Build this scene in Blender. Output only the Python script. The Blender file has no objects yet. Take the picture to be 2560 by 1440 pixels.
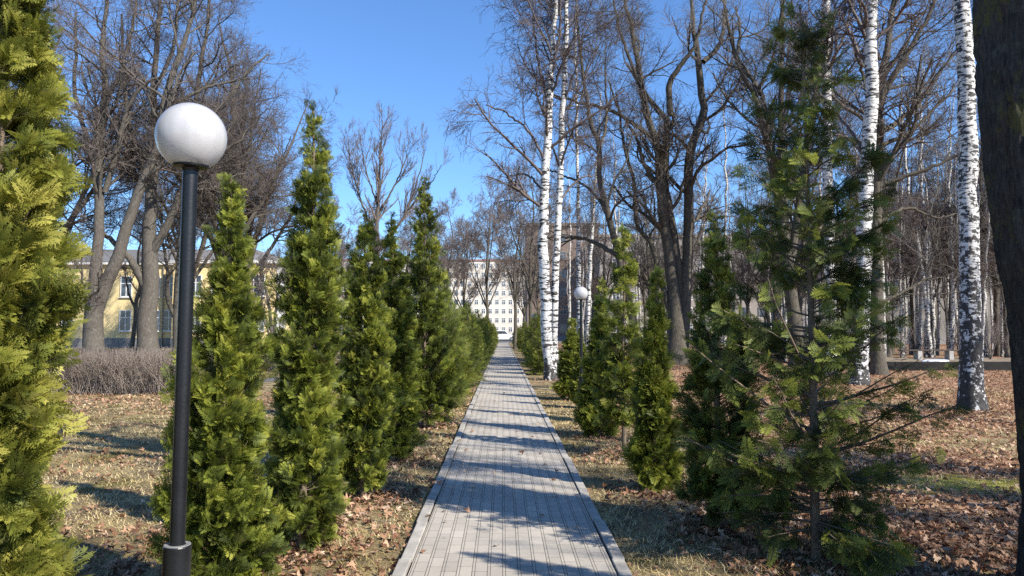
import bpy, bmesh, math, random
import numpy as np
from mathutils import Vector, Matrix, Euler

random.seed(5)
RNG = np.random.default_rng(11)
SC = bpy.context.scene
COL = SC.collection
R = math.radians

# ------------------------------------------------------------------ camera
F = 1900.0                       # focal length in pixels of the 2560 px wide photograph
CAM_H = 1.5
PITCH, YAW = math.atan(111 / F), math.atan(23 / F)
cam_d = bpy.data.cameras.new('camera')
cam = bpy.data.objects.new('camera', cam_d)
COL.objects.link(cam)
cam_d.sensor_width = 36.0
cam_d.lens = F / 2560 * 36.0
cam_d.clip_start = 0.05
cam_d.clip_end = 5000
cam.location = (0, 0, CAM_H)
cam.rotation_euler = (math.pi / 2 + PITCH, 0, -YAW)
SC.camera = cam
CM = np.array(Euler(cam.rotation_euler).to_matrix())

# ------------------------------------------------------------------ sky and sun
SUN_EL, SUN_AZ = R(38), R(128)   # azimuth clockwise from +Y (the path's direction)
world = bpy.data.worlds.new('World')
SC.world = world
world.use_nodes = True
wn = world.node_tree
sky = wn.nodes.new('ShaderNodeTexSky')
sky.sky_type = 'NISHITA'
sky.sun_disc = False
sky.sun_elevation = SUN_EL
sky.sun_rotation = SUN_AZ
sky.altitude = 0
sky.air_density = 1.0
sky.dust_density = 0.0
sky.ozone_density = 10.0
bg = wn.nodes['Background']
wn.links.new(sky.outputs[0], bg.inputs[0])
bg.inputs[1].default_value = 0.13
sun_d = bpy.data.lights.new('sun', 'SUN')
sun = bpy.data.objects.new('sun', sun_d)
COL.objects.link(sun)
sun_d.energy = 5.0
sun_d.angle = R(0.53)
sun_d.color = (1.0, 0.95, 0.86)
SV = Vector((math.cos(SUN_EL) * math.sin(SUN_AZ), math.cos(SUN_EL) * math.cos(SUN_AZ), math.sin(SUN_EL)))
sun.rotation_euler = SV.to_track_quat('Z', 'Y').to_euler()
sun.location = (30, -30, 40)
SC.view_settings.view_transform = 'Standard'
SC.view_settings.look = 'None'
SC.view_settings.gamma = 1
SC.view_settings.exposure = 0.8
cy = SC.cycles
cy.max_bounces = 6
cy.diffuse_bounces = 3
cy.glossy_bounces = 2
cy.transmission_bounces = 4
cy.transparent_max_bounces = 6
cy.caustics_reflective = False
cy.caustics_refractive = False
cy.use_denoising = False
cy.sample_clamp_indirect = 6.0


def ray(px, py):
    d = CM @ np.array([(px - 1280) / F, (720 - py) / F, -1.0])
    return d


def at(px, py, Y):
    """world point at depth Y along the path on the line through a photo pixel"""
    d = ray(px, py)
    return np.array([0, 0, CAM_H]) + d * (Y / d[1])


def gx(px, Y):
    return at(px, 831, Y)[0]


# ------------------------------------------------------------------ object helpers
def tag(o, label=None, cat=None, group=None, kind=None):
    if label: o['label'] = label
    if cat: o['category'] = cat
    if group: o['group'] = group
    if kind: o['kind'] = kind
    return o


def empty(name, loc, rz=0.0):
    o = bpy.data.objects.new(name, None)
    COL.objects.link(o)
    o.location = loc
    o.rotation_euler = (0, 0, rz)
    o.empty_display_size = 0.2
    return o


def mesh_np(name, V, faces, mat, parent=None, smooth=False, attrs=None):
    """faces: list of (n,k) integer arrays"""
    me = bpy.data.meshes.new(name)
    V = np.ascontiguousarray(V, dtype=np.float32)
    me.vertices.add(len(V))
    me.vertices.foreach_set('co', V.ravel())
    loops = np.concatenate([f.ravel() for f in faces]).astype(np.int32)
    tot = np.concatenate([np.full(len(f), f.shape[1], np.int32) for f in faces])
    start = np.concatenate([[0], np.cumsum(tot)[:-1]]).astype(np.int32)
    me.loops.add(len(loops))
    me.loops.foreach_set('vertex_index', loops)
    me.polygons.add(len(tot))
    me.polygons.foreach_set('loop_start', start)
    me.polygons.foreach_set('loop_total', tot)
    if smooth:
        me.polygons.foreach_set('use_smooth', np.ones(len(tot), bool))
    for k, a in (attrs or {}).items():
        at_ = me.attributes.new(k, 'FLOAT', 'POINT')
        at_.data.foreach_set('value', np.ascontiguousarray(a, dtype=np.float32))
    me.update(calc_edges=True)
    me.materials.append(mat)
    o = bpy.data.objects.new(name, me)
    COL.objects.link(o)
    if parent: o.parent = parent
    return o


class MB:
    """collects simple shapes into one mesh"""
    def __init__(s):
        s.bm = bmesh.new()

    def box(s, x0, x1, y0, y1, z0, z1, bevel=0.0):
        r = bmesh.ops.create_cube(s.bm, size=1.0)
        vs = r['verts']
        for v in vs:
            v.co = Vector(((x0 + x1) / 2 + v.co.x * (x1 - x0), (y0 + y1) / 2 + v.co.y * (y1 - y0), (z0 + z1) / 2 + v.co.z * (z1 - z0)))
        if bevel:
            es = list({e for v in vs for e in v.link_edges})
            bmesh.ops.bevel(s.bm, geom=es, offset=bevel, segments=2, affect='EDGES', profile=0.5)
        return s

    def lathe(s, prof, n=32, cx=0, cy_=0):
        rings = []
        for (r, z) in prof:
            if r < 1e-5:
                rings.append([s.bm.verts.new((cx, cy_, z))])
            else:
                rings.append([s.bm.verts.new((cx + r * math.cos(2 * math.pi * i / n), cy_ + r * math.sin(2 * math.pi * i / n), z)) for i in range(n)])
        for a, b in zip(rings[:-1], rings[1:]):
            for i in range(n):
                j = (i + 1) % n
                q = [a[i % len(a)], a[j % len(a)], b[j % len(b)], b[i % len(b)]]
                u = []
                for v in q:
                    if v not in u: u.append(v)
                if len(u) >= 3: s.bm.faces.new(u)
        return s

    def prism(s, pts, y0, y1):
        """outline in x,z pulled along y"""
        a = [s.bm.verts.new((x, y0, z)) for x, z in pts]
        b = [s.bm.verts.new((x, y1, z)) for x, z in pts]
        s.bm.faces.new(a[::-1]); s.bm.faces.new(b)
        for i in range(len(pts)):
            j = (i + 1) % len(pts)
            s.bm.faces.new((a[i], a[j], b[j], b[i]))
        return s

    def build(s, name, mat, parent=None, smooth=False):
        bmesh.ops.recalc_face_normals(s.bm, faces=s.bm.faces)
        me = bpy.data.meshes.new(name)
        s.bm.to_mesh(me); s.bm.free()
        me.materials.append(mat)
        if smooth:
            me.polygons.foreach_set('use_smooth', np.ones(len(me.polygons), bool))
            me.update()
        o = bpy.data.objects.new(name, me)
        COL.objects.link(o)
        if parent: o.parent = parent
        return o


def copy_tree(o, parent=None):
    c = o.copy()
    COL.objects.link(c)
    if parent: c.parent = parent
    for ch in list(o.children):
        copy_tree(ch, c)
    return c


# ------------------------------------------------------------------ materials
def new_mat(name):
    m = bpy.data.materials.new(name)
    m.use_nodes = True
    nt = m.node_tree
    for n in list(nt.nodes): nt.nodes.remove(n)
    out = nt.nodes.new('ShaderNodeOutputMaterial')
    p = nt.nodes.new('ShaderNodeBsdfPrincipled')
    nt.links.new(p.outputs[0], out.inputs[0])
    return m, nt, p, out


def N(nt, typ, **kw):
    n = nt.nodes.new('ShaderNode' + typ)
    for k, v in kw.items():
        if k in n.inputs.keys() if isinstance(k, str) else False:
            n.inputs[k].default_value = v
        else:
            setattr(n, k, v)
    return n


def L(nt, a, b): nt.links.new(a, b)


def ramp(nt, fac, stops, interp='LINEAR'):
    r = nt.nodes.new('ShaderNodeValToRGB')
    r.color_ramp.interpolation = interp
    el = r.color_ramp.elements
    while len(el) > 1: el.remove(el[-1])
    el[0].position = stops[0][0]; el[0].color = (*stops[0][1], 1)
    for p, c in stops[1:]:
        e = el.new(p); e.color = (*c, 1)
    L(nt, fac, r.inputs[0])
    return r.outputs[0]


def g(v): return (v, v, v)


def coords(nt, scale=(1, 1, 1), kind='Object'):
    t = nt.nodes.new('ShaderNodeTexCoord')
    m = nt.nodes.new('ShaderNodeMapping')
    m.inputs['Scale'].default_value = scale
    L(nt, t.outputs[kind], m.inputs[0])
    return m.outputs[0]


def noise(nt, vec, scale, detail=4, rough=0.55):
    n = nt.nodes.new('ShaderNodeTexNoise')
    n.inputs['Scale'].default_value = scale
    n.inputs['Detail'].default_value = detail
    n.inputs['Roughness'].default_value = rough
    L(nt, vec, n.inputs['Vector'])
    return n.outputs[0]


def math_n(nt, op, a, b=None):
    m = nt.nodes.new('ShaderNodeMath'); m.operation = op
    for i, v in enumerate((a, b)):
        if v is None: continue
        if isinstance(v, (int, float)): m.inputs[i].default_value = v
        else: L(nt, v, m.inputs[i])
    return m.outputs[0]


def mixc(nt, fac, a, b, mode='MIX'):
    m = nt.nodes.new('ShaderNodeMix'); m.data_type = 'RGBA'; m.blend_type = mode
    for sock, v in ((m.inputs[0], fac), (m.inputs[6], a), (m.inputs[7], b)):
        if isinstance(v, (int, float)): sock.default_value = v
        elif isinstance(v, tuple): sock.default_value = (*v, 1)
        else: L(nt, v, sock)
    return m.outputs[2]


def bump(nt, p, h, strength=0.5, dist=0.02):
    b = nt.nodes.new('ShaderNodeBump')
    b.inputs['Strength'].default_value = strength
    b.inputs['Distance'].default_value = dist
    L(nt, h, b.inputs['Height'])
    L(nt, b.outputs[0], p.inputs['Normal'])


def flat_mat(name, c, rough=0.7, var=0.12, scale=6.0, metallic=0.0, bmp=0.0, coat=0.0):
    m, nt, p, o = new_mat(name)
    n = noise(nt, coords(nt), scale, 5)
    col = ramp(nt, n, [(0.25, tuple(x * (1 - var) for x in c)), (0.75, tuple(min(1, x * (1 + var)) for x in c))])
    L(nt, col, p.inputs['Base Color'])
    p.inputs['Roughness'].default_value = rough
    p.inputs['Metallic'].default_value = metallic
    if coat: p.inputs['Coat Weight'].default_value = coat
    if bmp: bump(nt, p, noise(nt, coords(nt), scale * 5, 4), bmp, 0.01)
    return m


def bark_mat(name, dark, light, sc=1.0, moss=None, lichen=0.0):
    m, nt, p, o = new_mat(name)
    v = coords(nt, (9 * sc, 9 * sc, 1.6 * sc))
    n = noise(nt, v, 3.0, 7, 0.65)
    col = ramp(nt, n, [(0.32, dark), (0.5, tuple((a + b) / 2 for a, b in zip(dark, light))), (0.68, light)])
    big = noise(nt, coords(nt), 1.3, 4)
    col = mixc(nt, math_n(nt, 'MULTIPLY', big, 0.6), col, tuple(x * 0.55 for x in dark), 'MIX')
    if lichen:
        l = noise(nt, coords(nt), 7.0, 6, 0.7)
        lf = ramp(nt, l, [(0.56, g(0)), (0.64, g(lichen))])
        col = mixc(nt, lf, col, (0.27, 0.28, 0.22))
    if moss:
        l = math_n(nt, 'ADD', math_n(nt, 'MULTIPLY', noise(nt, coords(nt), 2.2, 3), .7), math_n(nt, 'MULTIPLY', noise(nt, coords(nt, (1, 1, .6)), 24, 6, .75), .6))
        lf = ramp(nt, l, [(0.70, g(0)), (0.76, g(0.85))])
        col = mixc(nt, lf, col, moss)
    L(nt, col, p.inputs['Base Color'])
    p.inputs['Roughness'].default_value = 0.9
    bump(nt, p, n, 0.9, 0.03 / sc)
    return m


def birch_mat(name, amount, base_black, white=(0.78, 0.76, 0.72)):
    m, nt, p, o = new_mat(name)
    tc = coords(nt)
    sep = nt.nodes.new('ShaderNodeSeparateXYZ'); L(nt, tc, sep.inputs[0])
    z = sep.outputs[2]
    v1 = coords(nt, (4.5, 4.5, 10.0) if base_black > 5 else (2.2, 2.2, 9.0))
    v2 = coords(nt, (5.0, 5.0, 36.0))
    v3 = coords(nt, (7.0, 7.0, 4.5))
    n1 = noise(nt, v1, 1.6, 5, 0.6)
    n2 = noise(nt, v2, 1.5, 3, 0.6)
    n3 = noise(nt, v3, 1.3, 6, 0.65)
    f1 = ramp(nt, n1, [(0.60 - amount, g(0)), (0.635 - amount, g(1))])
    f2 = ramp(nt, n2, [(0.60 - amount * 0.4, g(0)), (0.66 - amount * 0.4, g(0.85))])
    # rough black bark that takes over near the foot of an old birch
    hz = nt.nodes.new('ShaderNodeMapRange')
    L(nt, z, hz.inputs[0])
    hz.inputs[1].default_value = 0.0; hz.inputs[2].default_value = base_black
    hz.inputs[3].default_value = 0.16; hz.inputs[4].default_value = -0.06
    s3 = math_n(nt, 'ADD', n3, hz.outputs[0])
    f3 = ramp(nt, s3, [(0.58, g(0)), (0.62, g(1))])
    fac = math_n(nt, 'MAXIMUM', math_n(nt, 'MAXIMUM', f1, f2), f3)
    wn_ = ramp(nt, noise(nt, coords(nt, (3, 3, 12)), 3, 5), [(0.3, tuple(x * 0.72 for x in white)), (0.7, white)])
    bl = ramp(nt, noise(nt, coords(nt, (12, 12, 5)), 3, 5), [(0.35, (0.010, 0.009, 0.008)), (0.7, (0.06, 0.052, 0.045))])
    col = mixc(nt, fac, wn_, bl)
    L(nt, col, p.inputs['Base Color'])
    p.inputs['Roughness'].default_value = 0.7
    bump(nt, p, math_n(nt, 'ADD', math_n(nt, 'MULTIPLY', fac, -0.8), n3), 0.6, 0.015)
    return m


def leafy_mat(name, stops, rough=0.55, trans=0.35, noise_scale=2.0, spec=0.3):
    """colour follows the per-spray attribute 'tone'"""
    m, nt, p, o = new_mat(name)
    a = nt.nodes.new('ShaderNodeAttribute'); a.attribute_name = 'tone'
    n = noise(nt, coords(nt), noise_scale, 3)
    f = math_n(nt, 'ADD', a.outputs['Fac'], math_n(nt, 'MULTIPLY', math_n(nt, 'SUBTRACT', n, 0.5), 0.5))
    col = ramp(nt, f, stops)
    if name.startswith('thuja'):
        bn = noise(nt, coords(nt), 4.5, 4, 0.7)
        col = mixc(nt, ramp(nt, bn, [(0.57, g(0)), (0.72, g(0.55))]), col, (0.17, 0.115, 0.035))
    L(nt, col, p.inputs['Base Color'])
    p.inputs['Roughness'].default_value = rough
    p.inputs['Specular IOR Level'].default_value = spec
    if trans:
        t = nt.nodes.new('ShaderNodeBsdfTranslucent')
        L(nt, col, t.inputs[0])
        mx = nt.nodes.new('ShaderNodeMixShader')
        mx.inputs[0].default_value = trans
        L(nt, p.outputs[0], mx.inputs[1]); L(nt, t.outputs[0], mx.inputs[2])
        L(nt, mx.outputs[0], o.inputs[0])
    return m


M = {}
M['lime_bark'] = bark_mat('lime_bark', (0.06, 0.051, 0.042), (0.185, 0.16, 0.13), 1.0, lichen=0.3)
M['lime_bark_dark'] = bark_mat('lime_bark_dark', (0.045, 0.037, 0.028), (0.165, 0.14, 0.10), 1.0, lichen=0.25)
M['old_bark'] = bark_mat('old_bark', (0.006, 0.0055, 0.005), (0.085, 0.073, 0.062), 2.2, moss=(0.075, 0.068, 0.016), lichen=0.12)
M['twig'] = flat_mat('twig', (0.122, 0.098, 0.084), 0.8, 0.3, 1.5)
M['twig_grey'] = flat_mat('twig_grey', (0.118, 0.100, 0.084), 0.8, 0.3, 1.5)
M['twig_red'] = flat_mat('twig_red', (0.155, 0.122, 0.105), 0.8, 0.3, 1.5)
M['birch_twig'] = flat_mat('birch_twig', (0.092, 0.068, 0.058), 0.7, 0.3, 1.5)
M['birch'] = birch_mat('birch_bark', 0.075, 2.0)
M['birch_mid'] = birch_mat('birch_bark_banded', 0.095, 2.6)
M['birch_old'] = birch_mat('birch_bark_old', 0.095, 6.5, (0.74, 0.72, 0.68))
M['birch_wood'] = birch_mat('birch_bark_woods', 0.06, 3.0, (0.62, 0.59, 0.54))
M['thuja_bark'] = bark_mat('thuja_bark', (0.10, 0.072, 0.05), (0.32, 0.24, 0.165), 4.0)
TH = [(0.0, (0.050, 0.066, 0.018)), (0.35, (0.12, 0.15, 0.026)), (0.65, (0.245, 0.28, 0.038)), (1.0, (0.42, 0.42, 0.07))]
M['thuja'] = leafy_mat('thuja_sprays', TH, trans=0.45)
M['thuja_yellow'] = leafy_mat('thuja_sprays_yellow', [(0.0, (0.058, 0.072, 0.018)), (0.35, (0.145, 0.165, 0.028)), (0.65, (0.29, 0.295, 0.045)), (1.0, (0.48, 0.44, 0.095))], trans=0.42)
M['thuja_deep'] = leafy_mat('thuja_sprays_deep', [(0.0, (0.036, 0.052, 0.02)), (0.4, (0.095, 0.125, 0.03)), (0.7, (0.185, 0.225, 0.04)), (1.0, (0.36, 0.38, 0.07))], trans=0.45)
M['leaf'] = leafy_mat('dead_leaf', [(0.0, (0.075, 0.031, 0.016)), (0.3, (0.215, 0.105, 0.058)), (0.65, (0.42, 0.245, 0.145)), (1.0, (0.66, 0.47, 0.325))], 0.7, 0.15, 9.0, 0.25)
M['grass'] = leafy_mat('dry_grass', [(0.0, (0.17, 0.135, 0.045)), (0.3, (0.39, 0.29, 0.125)), (0.7, (0.60, 0.47, 0.235)), (1.0, (0.72, 0.60, 0.36))], 0.8, 0.2, 1.0, 0.1)
M['hedge'] = leafy_mat('hedge_twig', [(0.0, (0.10, 0.075, 0.06)), (0.5, (0.24, 0.19, 0.155)), (1.0, (0.38, 0.32, 0.27))], 0.8, 0.0, 2.0, 0.2)


def ground_mat():
    m, nt, p, o = new_mat('ground')
    v = coords(nt)
    sep = nt.nodes.new('ShaderNodeSeparateXYZ'); L(nt, v, sep.inputs[0])
    fine = noise(nt, v, 22, 8, 0.75)
    mid = noise(nt, v, 2.2, 5, 0.6)
    big = noise(nt, v, 0.35, 4, 0.6)
    straw = ramp(nt, fine, [(0.28, (0.10, 0.078, 0.042)), (0.5, (0.36, 0.275, 0.14)), (0.72, (0.56, 0.45, 0.245))])
    soil = ramp(nt, fine, [(0.3, (0.035, 0.026, 0.02)), (0.7, (0.13, 0.09, 0.065))])
    mossc = ramp(nt, fine, [(0.3, (0.06, 0.062, 0.014)), (0.7, (0.17, 0.165, 0.035))])
    c = mixc(nt, ramp(nt, mid, [(0.42, g(0)), (0.60, g(0.8))]), straw, soil)
    mo = noise(nt, coords(nt, (1, 1, 1)), 1.1, 5, 0.6)
    c = mixc(nt, ramp(nt, mo, [(0.56, g(0)), (0.66, g(0.75))]), c, mossc)
    # a bright moss patch on the right lawn
    vd = nt.nodes.new('ShaderNodeVectorMath'); vd.operation = 'DISTANCE'
    mp_ = nt.nodes.new('ShaderNodeMapping'); mp_.inputs['Scale'].default_value = (1.0, 1.7, 1)
    L(nt, v, mp_.inputs[0]); L(nt, mp_.outputs[0], vd.inputs[0]); vd.inputs[1].default_value = (4.6, 7.6 * 1.7, 0)
    md = math_n(nt, 'ADD', vd.outputs['Value'], math_n(nt, 'MULTIPLY', math_n(nt, 'SUBTRACT', mid, 0.5), 2.2))
    mk = ramp(nt, md, [(0.45, g(0.9)), (1.0, g(0))])
    # beds of fallen leaves: a fine mosaic of curled brown pieces
    vo = nt.nodes.new('ShaderNodeTexVoronoi'); vo.inputs['Scale'].default_value = 13.0
    dn = nt.nodes.new('ShaderNodeTexNoise'); dn.inputs['Scale'].default_value = 14.0
    L(nt, v, dn.inputs['Vector'])
    L(nt, mixc(nt, 0.12, v, dn.outputs['Color']), vo.inputs['Vector'])
    s2 = nt.nodes.new('ShaderNodeSeparateColor'); L(nt, vo.outputs['Color'], s2.inputs[0])
    litter = ramp(nt, s2.outputs[0], [(0.0, (0.045, 0.022, 0.013)), (0.35, (0.19, 0.092, 0.048)), (0.7, (0.40, 0.22, 0.125)), (1.0, (0.60, 0.41, 0.265))])
    mr = nt.nodes.new('ShaderNodeMapRange'); L(nt, sep.outputs[0], mr.inputs[0])
    mr.inputs[1].default_value = 1.6; mr.inputs[2].default_value = 3.4; mr.inputs[3].default_value = 0.12; mr.inputs[4].default_value = 0.62
    lf = math_n(nt, 'ADD', mr.outputs[0], math_n(nt, 'MULTIPLY', math_n(nt, 'SUBTRACT', big, 0.5), 1.6))
    lf = ramp(nt, math_n(nt, 'ADD', lf, math_n(nt, 'MULTIPLY', math_n(nt, 'SUBTRACT', mid, 0.5), 1.2)), [(0.38, g(0)), (0.52, g(0.95))])
    c = mixc(nt, lf, c, litter)
    c = mixc(nt, mk, c, mixc(nt, 0.7, mossc, (0.34, 0.34, 0.05)))
    L(nt, c, p.inputs['Base Color'])
    p.inputs['Roughness'].default_value = 0.95
    p.inputs['Specular IOR Level'].default_value = 0.1
    h = math_n(nt, 'ADD', fine, math_n(nt, 'MULTIPLY', s2.outputs[0], 0.7))
    bump(nt, p, h, 0.8, 0.05)
    return m


def paver_mat():
    m, nt, p, o = new_mat('pavers')
    t = nt.nodes.new('ShaderNodeTexCoord')
    mp = nt.nodes.new('ShaderNodeMapping'); mp.inputs['Rotation'].default_value = (0, 0, R(90))
    L(nt, t.outputs['Object'], mp.inputs[0])
    br = nt.nodes.new('ShaderNodeTexBrick')
    br.inputs['Scale'].default_value = 1.0
    br.inputs['Brick Width'].default_value = 0.195
    br.inputs['Row Height'].default_value = 0.0945
    br.inputs['Mortar Size'].default_value = 0.003
    br.inputs['Mortar Smooth'].default_value = 0.4
    br.inputs['Color1'].default_value = (0.40, 0.36, 0.30, 1)
    br.inputs['Color2'].default_value = (0.50, 0.445, 0.37, 1)
    br.inputs['Mortar'].default_value = (0.12, 0.105, 0.085, 1)
    br.offset = 0.5
    L(nt, mp.outputs[0], br.inputs[0])
    # the long joints are wider, with chamfered edges
    sep = nt.nodes.new('ShaderNodeSeparateXYZ'); L(nt, t.outputs['Object'], sep.inputs[0])
    wob = math_n(nt, 'MULTIPLY', math_n(nt, 'SUBTRACT', noise(nt, t.outputs['Object'], 2.5, 3), 0.5), 0.006)
    fr = math_n(nt, 'FRACT', math_n(nt, 'DIVIDE', math_n(nt, 'ADD', math_n(nt, 'ADD', sep.outputs[0], wob), 10.0), 0.0945))
    dd = math_n(nt, 'ABSOLUTE', math_n(nt, 'SUBTRACT', fr, 0.5))
    jn = ramp(nt, dd, [(0.462, g(0)), (0.488, g(1))])
    fine = noise(nt, t.outputs['Object'], 40, 6, 0.7)
    big = noise(nt, t.outputs['Object'], 1.2, 5, 0.6)
    c = mixc(nt, 0.45, br.outputs[0], ramp(nt, fine, [(0.3, g(0.68)), (0.7, g(1.0))]), 'MULTIPLY')
    c = mixc(nt, 0.6, c, ramp(nt, big, [(0.3, (0.76, 0.74, 0.71)), (0.65, g(1.0))]), 'MULTIPLY')
    jc = mixc(nt, ramp(nt, noise(nt, t.outputs['Object'], 3.1, 5), [(0.45, g(0)), (0.65, g(0.8))]), (0.055, 0.046, 0.038), (0.10, 0.095, 0.045))
    c = mixc(nt, math_n(nt, 'MULTIPLY', jn, 0.66), c, jc)
    stn = noise(nt, t.outputs['Object'], 5.5, 6, 0.7)
    c = mixc(nt, ramp(nt, stn, [(0.60, g(0)), (0.74, g(0.45))]), c, (0.15, 0.13, 0.10))
    L(nt, c, p.inputs['Base Color'])
    p.inputs['Roughness'].default_value = 0.85
    h = math_n(nt, 'SUBTRACT', math_n(nt, 'MULTIPLY', fine, 0.15), math_n(nt, 'ADD', jn, math_n(nt, 'MULTIPLY', br.outputs['Fac'], 0.5)))
    bump(nt, p, h, 0.5, 0.005)
    return m


M['ground'] = ground_mat()
M['pavers'] = paver_mat()
M['kerb'] = flat_mat('kerb_concrete', (0.35, 0.32, 0.275), 0.9, 0.35, 6.0, bmp=0.3)
M['asphalt'] = flat_mat('asphalt', (0.11, 0.105, 0.10), 0.9, 0.2, 4.0, bmp=0.3)
M['conc_dark'] = flat_mat('dark_concrete', (0.013, 0.012, 0.010), 0.95, 0.5, 3.0, bmp=0.4)
M['soil_bed'] = flat_mat('bed_soil', (0.20, 0.15, 0.095), 0.95, 0.5, 5.0, bmp=0.6)
M['snow'] = flat_mat('old_snow', (0.6, 0.62, 0.66), 0.6, 0.05, 8.0, bmp=0.4)
M['white_conc'] = flat_mat('white_concrete', (0.40, 0.38, 0.35), 0.9, 0.2, 4.0)
M['wood_dark'] = flat_mat('dark_plank', (0.07, 0.05, 0.04), 0.8, 0.3, 8.0)
M['black_metal'] = flat_mat('black_painted_steel', (0.006, 0.0065, 0.0075), 0.38, 0.5, 14.0, bmp=0.1)
M['grey_cut'] = flat_mat('worn_edge', (0.19, 0.18, 0.17), 0.8, 0.3, 20.0)
M['yellow_wall'] = flat_mat('yellow_plaster', (0.74, 0.58, 0.29), 0.9, 0.07, 0.8)
M['plinth'] = flat_mat('grey_plinth', (0.22, 0.21, 0.20), 0.9, 0.25, 2.0, bmp=0.4)
M['white_trim'] = flat_mat('white_trim', (0.74, 0.72, 0.68), 0.7, 0.06, 2.0)
M['roof_grey'] = flat_mat('grey_roof', (0.20, 0.20, 0.21), 0.6, 0.12, 1.0)
M['cream_wall'] = flat_mat('cream_wall', (0.62, 0.57, 0.49), 0.9, 0.08, 0.12)
M['pink_wall'] = flat_mat('pink_wall', (0.29, 0.25, 0.215), 0.9, 0.1, 0.12)
M['brown_wall'] = flat_mat('brown_wall', (0.20, 0.145, 0.115), 0.9, 0.15, 0.2)
M['grey_wall'] = flat_mat('grey_wall', (0.20, 0.185, 0.165), 0.9, 0.12, 0.3)
M['red_trim'] = flat_mat('red_trim', (0.26, 0.12, 0.10), 0.7, 0.1, 1.0)
M['drain'] = flat_mat('drain_pipe', (0.28, 0.24, 0.19), 0.5, 0.1, 3.0)


def glass_mat():
    m, nt, p, o = new_mat('window_glass')
    n = noise(nt, coords(nt), 0.9, 2)
    L(nt, ramp(nt, n, [(0.35, (0.03, 0.038, 0.05)), (0.65, (0.12, 0.14, 0.165))]), p.inputs['Base Color'])
    p.inputs['Roughness'].default_value = 0.08
    p.inputs['Specular IOR Level'].default_value = 0.8
    return m


def globe_mat():
    m, nt, p, o = new_mat('opal_globe')
    v = coords(nt)
    sep = nt.nodes.new('ShaderNodeSeparateXYZ'); L(nt, v, sep.inputs[0])
    mr = nt.nodes.new('ShaderNodeMapRange'); L(nt, sep.outputs[2], mr.inputs[0])
    mr.inputs[1].default_value = -0.122; mr.inputs[2].default_value = -0.075; mr.inputs[3].default_value = 0.40; mr.inputs[4].default_value = 0.0
    d = noise(nt, coords(nt, (1, 1, 0.45)), 55, 7, 0.75)
    f = ramp(nt, math_n(nt, 'ADD', d, mr.outputs[0]), [(0.74, g(0)), (0.92, g(0.85))])
    st = noise(nt, coords(nt, (1, 1, 0.35)), 26, 5, 0.6)
    c0 = ramp(nt, st, [(0.3, (0.56, 0.55, 0.55)), (0.7, (0.65, 0.64, 0.64))])
    c = mixc(nt, f, c0, (0.09, 0.08, 0.07))
    L(nt, c, p.inputs['Base Color'])
    p.inputs['Roughness'].default_value = 0.22
    p.inputs['Coat Weight'].default_value = 0.3
    p.inputs['Coat Roughness'].default_value = 0.05
    t = nt.nodes.new('ShaderNodeBsdfTranslucent'); L(nt, c, t.inputs[0])
    mx = nt.nodes.new('ShaderNodeMixShader'); mx.inputs[0].default_value = 0.35
    L(nt, p.outputs[0], mx.inputs[1]); L(nt, t.outputs[0], mx.inputs[2]); L(nt, mx.outputs[0], o.inputs[0])
    return m


M['glass'] = glass_mat()
M['globe'] = globe_mat()
M['car_white'] = flat_mat('white_car_paint', (0.78, 0.78, 0.78), 0.25, 0.02, 1.0, coat=0.8)
M['car_dark'] = flat_mat('dark_car_paint', (0.03, 0.035, 0.045), 0.25, 0.1, 1.0, coat=0.8)
M['tyre'] = flat_mat('tyre_rubber', (0.02, 0.02, 0.02), 0.85, 0.2, 20.0)
M['rim'] = flat_mat('wheel_rim', (0.6, 0.6, 0.62), 0.3, 0.05, 10.0, metallic=0.7)
M['lens'] = flat_mat('headlight_lens', (0.7, 0.72, 0.74), 0.1, 0.03, 10.0)

# ------------------------------------------------------------------ the ground, the path
def sheet(name, x0, x1, y0, y1, z, mat):
    V = np.array([(x0, y0, z), (x1, y0, z), (x1, y1, z), (x0, y1, z)])
    o = mesh_np(name, V, [np.array([[0, 1, 2, 3]])], mat)
    return tag(o, kind='structure')


sheet('ground', -900, 900, -200, 1800, 0.0, M['ground'])
PX0, PX1 = -0.665, 0.785
sheet('path', PX0 + 0.09, PX1 - 0.09, -4, 108, 0.03, M['pavers'])
for (a, b, z) in ((PX0, PX0 + 0.078, 0.043), (PX1 - 0.078, PX1, 0.040)):
    kb = MB()
    y = -4.0
    k = 0
    while y < 108:
        ln = 1.0 if y < 45 else 6.0
        j = 0.006 * math.sin(k * 2.3) if y < 45 else 0
        kb.box(a + j, b + j, y + 0.004, y + ln - 0.004, -0.1, z + 0.004 * math.sin(k * 1.7), 0.006 if y < 20 else 0)
        y += ln
        k += 1
    tag(kb.build('kerb', M['kerb']), kind='structure')
V = np.array([(PX0 - 0.02, 28.6, .008), (PX0 - 0.02, 31.6, .008), (-8.0, 25.4, .008), (-8.0, 22.6, .008), (-26, 17.4, .008), (-26, 20.0, .008)])
tag(mesh_np('side_path', V, [np.array([[0, 1, 2, 3], [3, 2, 5, 4]])], M['asphalt']), kind='structure')
sheet('road', -90, 90, 109, 140, 0.012, M['asphalt'])

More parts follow.
